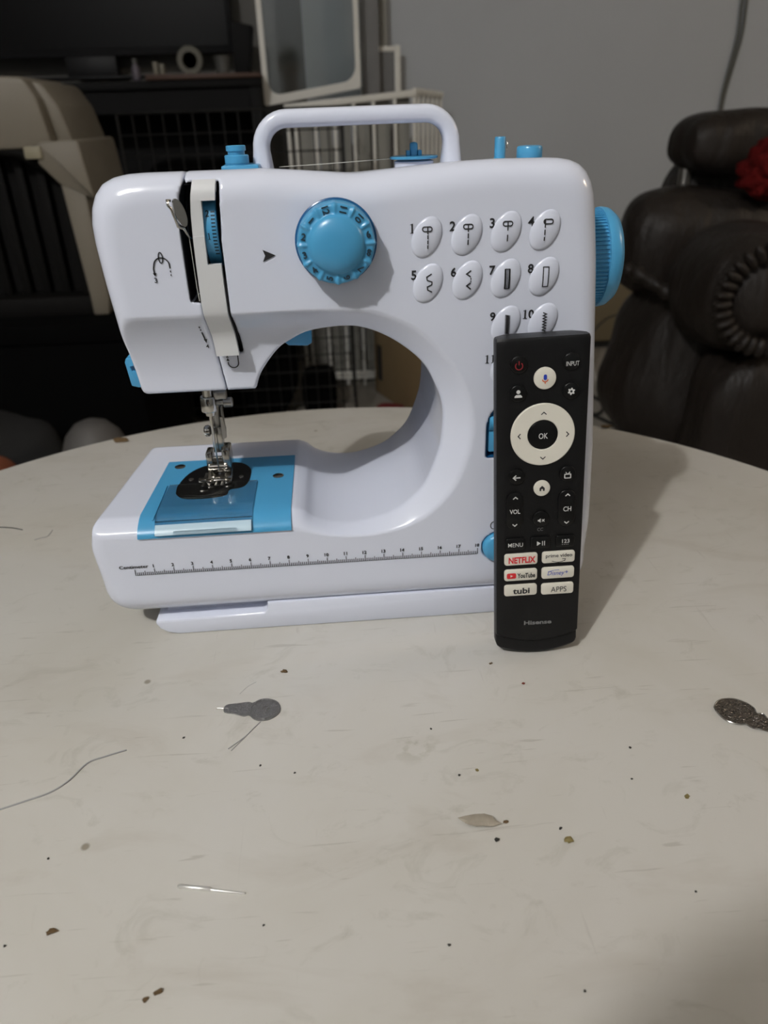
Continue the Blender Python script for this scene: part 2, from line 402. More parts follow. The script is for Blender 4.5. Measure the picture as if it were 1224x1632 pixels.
# ------------------------------------------------------------------ sewing machine
sm = thing('sewing_machine', 'white and sky-blue mini sewing machine standing on the round table', 'sewing machine', (11.3, 5.0, 0.0))
H = 0.1; O0 = np.array([-2.7, -0.55, 1.2]); NX, NY, NZ = 282, 118, 226
gx = O0[0]+H*np.arange(NX); gy = O0[1]+H*np.arange(NY); gz = O0[2]+H*np.arange(NZ)
GX, GZ = np.meshgrid(gx, gz, indexing='ij')
outer = fillet([(-2.3, 1.25, 2.7), (24.45, 1.35, 1.4), (23.95, 10.0, 3), (23.25, 17.9, 3), (22.75, 23.3, 3.4), (18.3, 23.42, 1), (16.6, 23.32, 1.5), (12.3, 22.86, 4), (8.5, 23.34, 3), (0.82, 23.33, 2.6), (1.72, 13.4, 0.0), (-2.15, 7.15, 0.2), (-2.3, 5.6, 1.0)])
hole = crom([(7.16, 13.47), (7.50, 14.28), (8.34, 15.32), (9.05, 15.79), (10.01, 16.21), (11.62, 16.42), (12.65, 16.26), (13.72, 15.76), (14.71, 15.03), (15.34, 14.35), (15.76, 13.55), (16.1, 12.67), (16.22, 11.76), (16.14, 10.56), (15.95, 9.7), (15.32, 8.12), (14.49, 7.19), (13.6, 6.58), (12.08, 6.12), (10.66, 6.10), (9.53, 6.45), (8.95, 6.92), (8.45, 7.14)], 5)
gin_poly = [(-5, 13.47)]+hole+[(-5, 7.15)]
gout_poly = [(-5, 17.5)]+crom([(2.7, 17.5), (5.37, 17.46), (7.48, 17.44), (12.01, 17.42), (13.38, 17.21), (14.76, 16.56), (15.7, 15.75), (16.8, 14.4), (17.44, 12.95), (17.69, 11.46), (17.51, 10.13), (16.98, 8.58), (16.25, 7.48), (15.15, 6.49), (13.8, 5.95), (12.3, 5.74), (10.65, 5.80), (8.77, 6.15), (6.5, 6.34)], 4)+[(-5, 6.36)]
d2 = sdpoly(GX, GZ, outer); gin = sdpoly(GX, GZ, gin_poly); gout = sdpoly(GX, GZ, gout_poly)
s_ = np.clip(np.maximum(gin, 0)/np.maximum(np.maximum(gin, 0)+np.maximum(-gout, 0), 1e-6), 0, 1); s_[gout >= 0] = 1
wh = sstep(12.5, 8.5, GX)*(GZ > 12); wb = sstep(11, 8.8, GX)*(GZ < 9)
wl = 1-wh-wb
prof = wh*(1-s_**2.2)+wb*(1-s_)**2+wl*(1-s_)**1.15
Dp = wh*1.45+wb*0.95+wl*0.95
ys = Dp*prof
Y3 = gy[None, :, None]; Z3 = gz[None, None, :]; X3 = gx[:, None, None]
Rf = 1.05+0.65*sstep(6.0, 3.0, Z3)+0.35*sstep(18.5, 22.0, Z3)
Fb = rint(d2[:, None, :], -Y3, Rf).astype(np.float32)
Fb = rint(Fb, Y3-10.4, 1.5).astype(np.float32)
Fb = smax(Fb, (Z3-(23.27-0.17*np.maximum(Y3-2.0, -1)))*0.98, 0.7).astype(np.float32)
Fb = smax(Fb, np.where(Z3 < 10.0, (-2.22+0.105*Y3+0.38*sstep(5.6, 7.2, Z3))-X3, -9.0), 0.3).astype(np.float32)
Fb = smax(Fb, -gin[:, None, :], 0.3).astype(np.float32)
Fb = smax(Fb, (ys[:, None, :]-Y3)*0.72, 0.16).astype(np.float32)
# shallow dish in the top, under the handle
ddx = np.abs(X3-12.8)-3.6; ddy = np.abs(Y3-5.6)-2.4
dish = np.maximum(rint(rint(ddx, ddy, 1.0), 22.0-Z3, 0.4), -10).astype(np.float32); Fb = smax(Fb, -dish, 0.2).astype(np.float32)
# reverse lever recess and round bottom-knob recess
rec = sdpoly(GX, GZ, [(18.27, 9.75), (20.6, 9.75)]+arc(19.43, 11.45, 1.16, 0, 180, 12)); Fb = np.maximum(Fb, -np.maximum(rec[:, None, :], Y3-1.0)).astype(np.float32)
kn = np.hypot(GX-19.12, GZ-4.56)-0.9; Fb = np.maximum(Fb, -np.maximum(kn[:, None, :], Y3-0.4)).astype(np.float32)
# front depth map (before the channel is cut) for printed marks
ins = Fb < 0; first = np.argmax(ins, axis=1); has = ins.any(1)
i0 = np.clip(first-1, 0, NY-1); a_ = np.take_along_axis(Fb, i0[:, None, :], 1)[:, 0, :]; b_ = np.take_along_axis(Fb, first[:, None, :], 1)[:, 0, :]
FYM = np.where(has, O0[1]+H*(i0+a_/np.maximum(a_-b_, 1e-6)), 0)
def fy(x, z):
    u = min(max((x-O0[0])/H, 0), NX-2); v = min(max((z-O0[2])/H, 0), NZ-2); i, k = int(u), int(v); u -= i; v -= k
    return float(FYM[i, k]*(1-u)*(1-v)+FYM[i+1, k]*u*(1-v)+FYM[i, k+1]*(1-u)*v+FYM[i+1, k+1]*u*v)
front = lambda x, z: (x, fy(x, z)-0.035, z)
# thread channel: take-up slot and strip bed
CHL = [(5.24, 22.8), (5.06, 22.3), (4.91, 21.14), (4.90, 18.02)]; CHR = [(6.79, 15.35), (6.79, 15.6), (6.58, 17.4), (6.60, 20.65), (6.76, 22.8)]
chan_poly = CHL+[(5.36, 17.98), (5.41, 17.2), (5.57, 15.9), (5.60, 15.35)]+CHR
ch = sdpoly(GX, GZ, chan_poly)
Fb = np.maximum(Fb, -np.maximum(ch[:, None, :], Y3-1.9)).astype(np.float32)
sz = [10, 13.5, 15.0, 15.9, 17.2, 18.0, 18.1, 22.3, 22.8, 24]; sx = [5.76, 5.76, 5.61, 5.57, 5.41, 5.38, 5.1, 5.15, 5.3, 5.35]
SPL = np.interp(gz, sz, sx)[None, None, :]
cov = np.maximum(Fb, X3-SPL+0.02).astype(np.float32)[:120]
cov = np.maximum(cov, 11.0-Z3).astype(np.float32)
bod = np.where(Z3 > 11.0, np.maximum(Fb, SPL-X3+0.02), Fb).astype(np.float32)
mk('body', surfnet(bod, O0, H), WHITE, sm, smooth=180)
mk('face_cover', surfnet(cov, O0, H), WHITE, sm, smooth=180, label='rounded white face cover over the needle end')
del Fb, bod, cov, dish
# dark sheet standing in for the shade inside the channel (open at the front)
def ribbon(poly, y0, y1):
    n = len(poly); V = [(x, y0, z) for x, z in poly]+[(x, y1, z) for x, z in poly]
    return np.array(V), [[i, (i+1) % n, n+(i+1) % n, n+i] for i in range(n)]+[list(range(n, 2*n))]
cx_ = np.mean([p[0] for p in chan_poly]); cz_ = np.mean([p[1] for p in chan_poly])
lin = [(x+(0.035 if x < 5.7 else -0.035), min(max(z, 15.4), 22.72)) for x, z in chan_poly]
V, F = ribbon(lin, 0.45, 1.88)
for i, (x, z) in enumerate(lin): V[i][1] = fy(x, z)+0.12
mk('channel_shade', (V, F), CAVITY, sm, smooth=0, label='black sheet standing in for the shade inside the take-up slot')
# cream thread guide strip
def strip_geo():
    zs = [(fy(6.1, z)-0.08, z) for z in (22.9, 22.8, 22.65, 22.5, 22.35, 22.2)]
    path = zs+[(fy(6.1, 22.12)-0.08, 22.12), (fy(6.1, 22.12)-0.08, 22.119), (fy(6.1, 21.6)-0.08, 21.6), (fy(6.1, 21.2)-0.08, 21.2)]+[(-0.08, 20.9), (-0.08, 20.75), (-0.11, 20.74), (-0.11, 19.601), (-0.11, 19.6), (-0.10, 18.0), (-0.08, 17.55), (0.0, 17.35), (0.25, 16.95), (0.48, 16.6), (0.6, 16.35), (0.63, 16.0), (0.62, 15.42)]
    lz = [15.3, 15.9, 17.2, 18.0, 20.0, 21.5, 22.3, 23.1, 24]; lx = [5.63, 5.60, 5.45, 5.40, 5.42, 5.47, 5.56, 5.72, 5.75]
    rz = [15.3, 15.57, 17.4, 20.65, 22.0, 23.2]; rx = [6.66, 6.66, 6.48, 6.46, 6.52, 6.66]
    V = []; F = []
    for i, (y, z) in enumerate(path):
        xl = np.interp(z, lz, lx); xr = np.interp(z, rz, rx)
        if 19.6005 <= z <= 22.1195: xr = 5.97 - (22.1-z)*0.03
        a = np.array(path[max(i-1, 0)]); b = np.array(path[min(i+1, len(path)-1)]); tt = b-a; tt = tt/(np.linalg.norm(tt)+1e-9); nrm = np.array([-tt[1], tt[0]])*-1
        nrm = np.array([0.6, -0.8]) if i < 3 else np.array([1.0, 0.0])
        q = (y+nrm[0]*0.3, z+nrm[1]*0.3)
        V += [(xl, y, z), (xr, y, z), (xr, q[0], q[1]), (xl, q[0], q[1])]
    n = len(path)
    for i in range(n-1):
        for k in range(4): F.append([i*4+k, i*4+(k+1) % 4, (i+1)*4+(k+1) % 4, (i+1)*4+k])
    F += [[0, 1, 2, 3][::-1], [(n-1)*4+k for k in range(4)]]
    bm = bmesh.new(); bv = [bm.verts.new(v) for v in V]
    for f in F: bm.faces.new([bv[i] for i in f])
    bm.normal_update(); return bm_geo(bm)
mk('thread_guide_strip', strip_geo(), CREAM, sm, smooth=35, label='cream plastic strip beside the take-up slot')
# tension wheel
tw = (6.3, 1.62, 20.85); twr = 1.56
tdial = mk('tension_dial', lathe([(0, -0.42), (twr-0.05, -0.42), (twr, -0.37), (twr, 0.12), (twr-0.05, 0.17), (0, 0.17)], tw, 'x', 72), BLUE, sm, smooth=35, label='blue thread tension wheel marked 1 and 2')
onw = lambda x, z: (x, tw[1]-math.sqrt(max(twr**2-(z-tw[2])**2, 0.01))-0.012, z)
mk('printed_numeral', on(onw, j2(text('2', 6.11, 21.60, hgt=0.25, bold=0.02), one(6.10, 20.72, 0.27))), INKB, tdial, smooth=0)
tick = []
for k in range(13):
    z = 19.95+k*0.14; tick.append(poly2([(6.25, z), (6.42, z), (6.42, z+0.06), (6.25, z+0.06)]))
mk('tick_marks', on(onw, j2(*tick)), INKB, tdial, smooth=0)
# take-up lever
def lever():
    pl = []
    for k in range(28):
        th = 2*math.pi*k/28; pl.append((0.27*math.cos(th)*(1.0 if math.cos(th) > 0 else 0.85), 0.62*math.sin(th)))
    rot = math.radians(38); V = []
    for d in (-0.05, 0.05):
        for a, b in pl:
            tl = a*math.cos(0.32)+b*math.sin(-0.32)*0.7; zz = b; yy = tl*math.sin(rot)+d*math.cos(rot); xx = tl*math.cos(rot)-d*math.sin(rot)
            V.append((5.08+xx, -0.28-yy*-1.0, 21.72+zz*0.9))
    n = 28; F = [list(range(n))[::-1], list(range(n, 2*n))]+[[i, (i+1) % n, n+(i+1) % n, n+i] for i in range(n)]
    return np.array(V), F
tk = mk('take_up_lever', join(lever(), tube([(4.78, -0.3, 22.2), (4.68, -0.42, 22.22), (4.70, -0.5, 22.05), (4.81, -0.5, 21.9), (4.9, -0.4, 21.5), (4.95, -0.34, 21.2), (5.15, -0.2, 21.1), (5.25, 0.0, 20.75), (5.28, 0.5, 20.6), (5.2, 1.3, 20.5)], 0.06, 8)), CHROME, sm, smooth=50, label='bent steel take-up lever')
mk('needle_thread', tube([(5.27, 0.05, 20.7), (5.24, 0.3, 19.6), (5.24, 0.35, 18.6), (5.3, 0.15, 18.05)], 0.016, 6), THREADM, sm)
# printed threading marks
u3 = [(3.60, 19.25), (3.58, 19.5)]+arc(3.95, 19.62, 0.33, 165, 15, 10)+[(4.28, 19.5)]
mk('threading_mark', on(front, j2(stroke(u3, 0.055), stroke([(4.28, 19.42), (4.28, 19.34)], 0.05), stroke([(4.28, 19.26), (4.28, 19.2)], 0.05), stroke(ell(3.95, 19.95, 0.085, 0.22, 16), 0.045, True), poly2([(3.52, 19.34), (3.60, 19.2), (3.69, 19.34)]), text('3', 3.60, 19.04, hgt=0.22, bold=0.02))), INK, sm, smooth=0)
mk('threading_arrow', on(front, j2(stroke([(5.06, 16.88), (5.08, 16.80)], 0.06), stroke([(5.09, 16.72), (5.1, 16.66)], 0.06), stroke([(5.12, 16.57), (5.20, 16.1)], 0.07), poly2([(5.12, 16.2), (5.21, 15.98), (5.28, 16.2)]), text('4', 5.22, 15.82, hgt=0.2, bold=0.03))), INK, sm, smooth=0)
mk('threading_hook_mark', on(front, j2(stroke([(6.02, 14.95)]+arc(6.26, 14.88, 0.24, 180, 360, 10)+[(6.50, 15.1), (6.5, 15.3)], 0.05), poly2([(5.95, 15.0), (6.02, 15.16), (6.1, 15.0)]), text('2', 6.02, 15.27, hgt=0.2, bold=0.02))), INK, sm, smooth=0)
mk('dial_pointer', on(front, poly2([(8.27, 20.10), (8.81, 19.85), (8.24, 19.60), (8.36, 19.85)])), INK, sm, smooth=0, label='black printed arrowhead beside the pattern dial')
# ruler
R0 = 4.2
rl = [stroke([(0.2*i, R0) for i in range(91)], 0.024)]
for k in range(181):
    hh = 0.36 if k % 10 == 0 else (0.26 if k % 5 == 0 else 0.18)
    wd = 0.034; x = k*0.1; rl.append(poly2([(x-wd/2, R0), (x+wd/2, R0), (x+wd/2, R0+hh), (x-wd/2, R0+hh)]))
mk('ruler_ticks', on(front, j2(*rl)), INK, sm, smooth=0, label='printed centimetre scale along the base')
for k in range(1, 19): mk('ruler_numeral', on(front, text(str(k), k-0.02, R0+0.53, hgt=0.2, bold=0.03)), INK, sm, smooth=0)
mk('ruler_lettering', on(front, text('Centimeter', -0.02, R0+0.53, wid=1.5, hgt=0.2, bold=0.02)), INK, sm, smooth=0)
# pattern dial
pd = (11.42, 0.0, 20.33)
dial = mk('pattern_dial', lathe([(0, 0.0), (1.66, 0.0), (1.74, 0.06), (1.74, 0.16), (1.66, 0.22), (0, 0.22)], pd, '-y', 64), DBLUE, sm, label='sky-blue stitch pattern dial numbered 1 to 12')
def ridge(th):
    d = ((math.degrees(th)-120) % 30)-15; d = 15-abs(d); return math.exp(-(d/3.4)**2)
def dial_geo():
    n = 240; rows = []
    P = [(1.66, 0.2), (1.63, 0.5), (1.615, 0.9), (1.59, 0.97), (1.52, 1.0), (1.42, 1.01), (1.30, 1.02), (1.20, 1.035), (1.17, 1.08), (1.13, 1.16), (1.05, 1.24), (0.9, 1.32), (0.7, 1.39), (0.45, 1.43), (0.2, 1.45)]
    V = []; F = []
    for i, (r, h) in enumerate(P):
        for k in range(n):
            th = 2*math.pi*k/n; g = ridge(th); rr, hh = r, h
            if 1 <= i <= 4: rr = r+0.055*g-0.02
            if 3 <= i <= 7: hh = h+0.075*g*(1.0 if i > 3 else 0.6)*(0.35 if i == 7 else 1)
            V.append((pd[0]+rr*math.cos(th), -hh, pd[2]+rr*math.sin(th)))
    for i in range(len(P)-1):
        for k in range(n): F.append([i*n+k, (i+1)*n+k, (i+1)*n+(k+1) % n, i*n+(k+1) % n][::-1])
    V.append((pd[0], -1.455, pd[2])); c = len(V)-1; b = (len(P)-1)*n
    for k in range(n): F.append([b+k, b+(k+1) % n, c][::1])
    bm = bmesh.new(); bv = [bm.verts.new(v) for v in V]
    for f in F: bm.faces.new([bv[i] for i in f])
    return bm_geo(bm)
kb = mk('dial_knob', dial_geo(), BLUE, dial, smooth=60)
for n_ in range(1, 13):
    a = math.radians(135+30*(n_-1)); r = 1.385
    mk('dial_numeral', on(lambda x, z: (x, -1.055, z), text(str(n_), pd[0]+r*math.cos(a), pd[2]+r*math.sin(a), hgt=0.29, rot=a-math.pi, bold=0.03)), INKB, dial, smooth=0)
# stitch bumps with printed icons
def bumpgeo(cx, cz):
    a, b, hgt, rot = 0.89, 0.60, 0.15, math.radians(62); n = 40; V = []; F = []; rad = [1.0, 0.95, 0.87, 0.75, 0.6, 0.42, 0.22]
    for r in rad:
        for x, z in ell(cx, cz, a*r, b*r, n, rot): V.append((x, -hgt*(1-r*r)**0.8+0.03*(r == 1), z))
    V.append((cx, -hgt, cz))
    for i in range(len(rad)-1):
        for k in range(n): F.append([i*n+k, i*n+(k+1) % n, (i+1)*n+(k+1) % n, (i+1)*n+k])
    for k in range(n): F.append([(len(rad)-1)*n+k, (len(rad)-1)*n+(k+1) % n, len(V)-1])
    return np.array(V), F
def icon(k, x, z):
    S = lambda p, wd=0.05, c=False: stroke([(x+a, z+b) for a, b in p], wd, c, True)
    slot = lambda ox=0.0, oz=0.3: S(rrect(ox-0.2, ox+0.2, oz-0.09, oz+0.09, 0.085, 4), 0.05, True)
    dash = lambda l, ox=0.0: [S([(ox, a), (ox, b)], 0.05) for a, b in l]
    if k == 1: return j2(slot(-0.02, 0.32), *dash([(0.4, 0.12), (0.08, -0.08), (-0.13, -0.28), (-0.33, -0.48)]))
    if k == 2: return j2(slot(0, 0.33), *dash([(0.42, 0.12), (0.06, -0.14), (-0.2, -0.42)]))
    if k == 3: return j2(slot(0, 0.32), *dash([(0.42, 0.04), (-0.12, -0.4)]))
    if k == 4: return j2(slot(0.06, 0.34), *dash([(0.4, 0.1), (0.02, -0.2), (-0.28, -0.44)], -0.08), S([(-0.12, 0.34), (-0.05, 0.34)], 0.15))
    if k == 5: return S([(0.12, 0.40), (-0.1, 0.28), (-0.08, 0.14), (0.13, 0.06), (0.12, -0.06), (-0.08, -0.14), (-0.06, -0.28), (0.14, -0.38)], 0.05)
    if k == 6: return j2(S([(0.10, 0.42), (-0.1, 0.28), (0.08, 0.16)], 0.055), S([(0.09, 0.12), (0.09, 0.03)], 0.035), S([(0.09, 0.0), (0.09, -0.08)], 0.035), S([(0.08, -0.10), (-0.09, -0.22), (0.10, -0.38)], 0.055))
    if k == 7: return j2(S([(-0.09, 0.4), (-0.09, -0.44)], 0.085), S([(0.09, 0.4), (0.09, -0.44)], 0.085), S([(0, 0.4), (0, -0.44)], 0.03), S([(-0.12, 0.4), (0.12, 0.4)], 0.04), S([(-0.12, -0.44), (0.12, -0.44)], 0.04))
    if k == 8: return S([(-0.12, 0.42), (0.12, 0.42), (0.12, -0.42), (-0.12, -0.42)], 0.04, True)
    nz_, wd, hw = (15, 0.04, 0.11) if k in (9, 11) else (13, 0.05, 0.085)
    return S([(hw*(1 if i % 2 else -1), 0.42-0.84*i/(2*nz_-1)) for i in range(2*nz_)], wd) if k == 9 else S([(hw*(1 if i % 2 else -1), 0.42-0.84*i/nz_) for i in range(nz_+1)], wd)
BP = {1: (15.31, 20.33), 2: (17.05, 20.36), 3: (18.76, 20.42), 4: (20.46, 20.42), 5: (15.36, 18.40), 6: (17.12, 18.45), 7: (18.84, 18.46), 8: (20.56, 18.46), 9: (18.94, 16.42), 10: (20.65, 16.46), 11: (18.98, 14.45), 12: (20.72, 14.45)}
for k, (x, z) in BP.items():
    bo = mk('stitch_bump', bumpgeo(x, z), WHITE, sm, smooth=80)
    def onb(px, pz, x=x, z=z):
        c, s = math.cos(math.radians(62)), math.sin(math.radians(62)); dx, dz = px-x, pz-z; u = (dx*c+dz*s)/0.89; v = (-dx*s+dz*c)/0.60
        return (px, -0.15*max(0, 1-min(1, math.hypot(u, v))**2)**0.8-0.03, pz)
    mk('stitch_icon', on(onb, icon(k, x+0.03, z+0.02)), INK, bo, smooth=0)
    mk('stitch_number', on(front, number(k, x-0.62-(0.08 if k > 9 else 0), z+0.37, 0.40, 0.022)), INK, sm, smooth=0)
# reverse lever and bottom knob
rv = mk('reverse_lever', join(ribbon([(18.30, 9.78), (20.57, 9.78)]+arc(19.43, 11.45, 1.13, 0, 180, 14), 0.06, 0.95)), DBLUE, sm, smooth=30, label='blue reverse lever recess beside the remote control')
mk('lever_tab', join(box(18.36, 20.5, 0.15, 0.9, 10.0, 11.3, 0.12), lathe([(0, -1.05), (0.42, -1.05), (0.42, 1.05), (0, 1.05)], (19.43, 0.35, 11.55), 'x', 24)), BLUE, rv, smooth=35)
bk = mk('speed_knob', lathe([(0, -0.35), (0.84, -0.35), (0.86, 0.0), (0.82, 0.16), (0.68, 0.27), (0.4, 0.34), (0, 0.36)], (19.12, 0.0, 4.56), '-y', 36), BLUE, sm, smooth=50, label='round blue knob low on the right, half behind the remote')
mk('knob_lettering', on(front, j2(stroke(ell(18.80, 5.88, 0.15, 0.21, 24), 0.045, True), text('H', 19.7, 5.8, hgt=0.34))), INK, sm, smooth=0)
# handle
hp = [(8.28, 22.3), (8.28, 22.9), (8.28, 23.75)]+[(9.5+1.22*math.cos(math.radians(a)), 23.77+1.22*math.sin(math.radians(a))) for a in range(170, 89, -10)]+[(11, 25.0), (12.7, 25.01), (14.5, 25.02)]+[(15.86+1.22*math.cos(math.radians(a)), 23.8+1.22*math.sin(math.radians(a))) for a in range(90, 9, -10)]+[(17.08, 23.75), (17.08, 22.9), (17.08, 22.3)]
def handle_geo():
    sec = [(0.39*math.copysign(abs(math.cos(t))**0.7, math.cos(t)), 0.62*math.copysign(abs(math.sin(t))**0.7, math.sin(t))) for t in [2*math.pi*k/20 for k in range(20)]]
    V = []; F = []; N = len(hp)
    for i, p in enumerate(hp):
        a = np.array(hp[max(i-1, 0)]); b = np.array(hp[min(i+1, N-1)]); tt = (b-a)/np.linalg.norm(b-a); n = np.array([-tt[1], tt[0]])
        fl = 1+0.45*max(0, 1-abs(p[1]-22.6)/0.7) if i in (0, 1, N-1, N-2) else 1
        for u, v in sec: V.append((p[0]+n[0]*u*fl, 5.0+v*fl, p[1]+n[1]*u*fl))
    for i in range(N-1):
        for k in range(20): F.append([i*20+k, i*20+(k+1) % 20, (i+1)*20+(k+1) % 20, (i+1)*20+k])
    bm = bmesh.new(); bv = [bm.verts.new(v) for v in V]
    for f in F: bm.faces.new([bv[i] for i in f])
    return bm_geo(bm)
mk('carry_handle', handle_geo(), WHITE, sm, smooth=70, label='white looped carry handle on top')
# parts on top
kt = mk('thread_guide_post', lathe([(0, 22.3), (0.52, 22.3), (0.52, 23.27), (0.54, 23.28), (0.54, 23.58), (0.5, 23.62), (0.38, 23.62), (0.38, 23.76), (0.44, 23.79), (0.44, 23.97), (0.4, 24.0), (0, 24.0)], (7.2, 4.0, 0), n=32), BLUE, sm, smooth=35)
mk('guide_post_plate', box(6.55, 8.2, 3.2, 5.2, 22.4, 23.22, 0.06), BLUE, kt)
bb = mk('bobbin', lathe([(0, 22.0), (0.95, 22.0), (0.95, 23.0), (0.8, 23.05), (0, 23.05)], (15.44, 6.0, 0), n=40), WHITE, sm, smooth=35, label='white bobbin under a blue disc')
mk('winder_disc', lathe([(0, 23.10), (1.12, 23.10), (1.16, 23.14), (1.16, 23.19), (1.12, 23.22), (0.3, 23.22), (0.2, 23.24), (0.19, 23.74), (0.14, 23.8), (0, 23.83)], (15.44, 6.0, 0), n=40), BLUE, bb, smooth=35)
for s in (-1, 1): mk('pin_wing', box(15.44+s*0.28-0.09, 15.44+s*0.28+0.09, 5.8, 6.2, 23.2, 23.47, 0.03), BLUE, bb)
mk('top_thread', tube([(9.0, 5.2, 22.99), (11.0, 5.5, 23.03), (14.35, 6.0, 23.13)], 0.018, 6), THREADM, sm, label='white thread running from the guide to the bobbin')
mk('spool_pin', lathe([(0, 22.2), (0.27, 22.2), (0.27, 23.85), (0.24, 23.9), (0, 23.91)], (19.74, 6.5, 0), n=24), BLUE, sm, smooth=35)
mk('pin_spring', tube([(20.03, 6.4, 23.72), (20.08, 6.35, 23.6), (20.03, 6.3, 23.5), (20.06, 6.3, 23.35)], 0.02, 6), CHROME, sm)
mk('bobbin_winder_knob', lathe([(0, 22.2), (0.3, 22.2), (0.3, 22.85), (0.56, 22.9), (0.6, 22.96), (0.6, 23.42), (0.56, 23.5), (0.45, 23.53), (0, 23.53)], (20.84, 5.0, 0), n=32), BLUE, sm, smooth=35)
# hand wheel
hw = mk('hand_wheel', lathe([(0, -0.9), (2.1, -0.9), (2.15, -0.5), (2.2, 0.55), (2.36, 0.58), (2.38, 0.72), (2.33, 1.0), (2.1, 1.3), (1.6, 1.5), (0.8, 1.58), (0, 1.6)], (23.8, 4.6, 18.37), 'x', 72), BLUE, sm, smooth=35, label='blue hand wheel on the right side')
ribs = []
for k in range(72):
    a = 2*math.pi*k/72; c, s = math.cos(a), math.sin(a); q = [(2.15, -0.04), (2.27, -0.03), (2.27, 0.03), (2.15, 0.04)]
    V = [(xx, 4.6+r*c-o*s, 18.37+r*s+o*c) for xx in (23.0, 24.4) for r, o in q]; ribs.append((np.array(V), [[0, 1, 2, 3], [7, 6, 5, 4], [0, 4, 5, 1], [1, 5, 6, 2], [2, 6, 7, 3], [3, 7, 4, 0]]))
mk('grip_ribs', join(*ribs), BLUE, hw, smooth=0)
# lower foot
ft = join(prism([(1.5, 0.0), (23.4, 0.0), (23.7, 0.35), (23.7, 1.7), (6.55, 1.7), (6.5, 1.25), (6.3, 1.05), (0.42, 0.98), (0.34, 0.78), (0.55, 0.42), (0.95, 0.14)], XZ, 0.35, 9.8, 0.12), box(0.9, 6.6, 1.3, 9.4, 0.8, 2.0))
mk('base_foot', ft, WHITE, sm, smooth=40, label='white foot tray under the base')
for x, y in ((2, 1.6), (22, 1.6), (2, 8.6), (22, 8.6)): pass
# thread cutter (left) and presser lifter (rear)
mk('thread_cutter', join(prism([(0.72, 13.3), (1.05, 13.2), (2.3, 13.3), (2.2, 14.0), (0.88, 14.05), (0.83, 14.3), (1.9, 14.4), (1.9, 14.7), (0.68, 14.72), (0.6, 14.5)], XZ, 3.5, 4.5, 0.05)), BLUE, sm, smooth=35)
mk('presser_lifter', prism([(8.3, 15.6), (8.3, 14.35), (8.6, 14.12), (9.6, 14.05), (9.85, 14.2), (9.9, 15.6)], XZ, 6.6, 7.3, 0.08), BLUE, sm, smooth=35)
# needle plate
def base_y(z): s = min(max((7.15-z)/0.8, 0), 1); return 0.95*(1-s)**2
def plate_geo(x0f, x0b, x1, yb, off, zlip, th, bevx=0.0):
    P = [(yb, 7.15+off)]+[(yb+(1.05-yb)*k/4, 7.15+off) for k in range(1, 5)]
    for k in range(1, 11): z = 7.15-(7.15-zlip)*k/10; P.append((base_y(z)-off*1.2, z+off*0.4))
    V = []; F = []
    for i, (y, z) in enumerate(P):
        f = (yb-y)/yb; xl = x0b+(x0f-x0b)*min(1, max(0, f))
        for a, (dx, dd) in enumerate([(0, -th), (0, 0), (0, 0), (0, -th)]):
            x = xl if a < 2 else x1
            if dd: V.append((x, y+(th if i > 5 else 0), z-(th if i <= 6 else 0)))
            else: V.append((x, y, z))
    n = len(P)
    for i in range(n-1):
        for k in range(4): F.append([i*4+k, i*4+(k+1) % 4, (i+1)*4+(k+1) % 4, (i+1)*4+k])
    F += [[0, 1, 2, 3], [(n-1)*4+k for k in range(4)]]
    bm = bmesh.new(); bv = [bm.verts.new(v) for v in V]
    for f in F: bm.faces.new([bv[i] for i in f])
    return bm_geo(bm)
npl = mk('needle_plate', plate_geo(0.50, 0.84, 8.30, 7.65, 0.05, 6.36, 0.12), BLUE, sm, smooth=50, label='sky-blue needle plate wrapping over the base front edge')
bi = crom([(2.0, 3.2), (1.95, 4.4), (2.3, 5.8), (3.0, 6.7), (4.2, 7.1), (5.2, 6.9), (5.8, 6.0), (5.88, 5.0), (5.8, 4.0), (5.5, 3.5), (4.9, 3.3), (4.8, 2.7), (4.2, 2.45), (3.2, 2.4), (2.4, 2.6), (2.0, 3.2)], 4)[:-1]
mk('bobbin_recess', prism(bi, XY, 7.0, 7.215), BLACKP, npl, smooth=30, label='black insert around the feed dogs')
for x in (2.55, 5.35): mk('insert_screw', lathe([(0, 7.21), (0.14, 7.21), (0.13, 7.25), (0, 7.26)], (x, 5.0, 0), n=16), STEEL, npl)
for y in (2.9, 2.62): mk('recess_rim', tube([(2.5, y, 7.225), (3.4, y-0.12, 7.225), (4.6, y, 7.225)], 0.02, 6), CHROME, npl)
for x in (3.35, 3.7, 4.05, 4.4): mk('feed_dog', box(x-0.07, x+0.07, 3.9, 5.6, 7.2, 7.3, 0.02), STEEL, npl)
for x, y in ((1.62, 6.85), (7.44, 4.85)):
    sc_ = mk('plate_screw', lathe([(0, 7.20), (0.30, 7.20), (0.31, 7.225), (0.26, 7.25), (0.15, 7.27), (0, 7.275)], (x, y, 0), n=28), CHROME, npl)
    mk('screw_slot', box(x-0.22, x+0.22, y-0.04, y+0.04, 7.2, 7.28), BLACKP, sc_, smooth=0)
cvx = mk('bobbin_cover', plate_geo(1.38, 1.5, 6.32, 4.28, 0.14, 6.52, 0.08), CLEAR, npl, smooth=50, label='clear sliding bobbin cover')
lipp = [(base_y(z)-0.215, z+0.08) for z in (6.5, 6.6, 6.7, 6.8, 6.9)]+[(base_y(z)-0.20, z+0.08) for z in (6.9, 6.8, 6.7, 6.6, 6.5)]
mk('cover_lip_reflection', prism(lipp, YZ, 1.42, 6.28), mat('pale_reflection_plastic', (0.50, 0.66, 0.76), 0.25, vary=0.05), cvx, smooth=30, label='pale strip standing in for the reflection on the bobbin cover lip')  # added pale strip: the lip's reflection is put into its colour
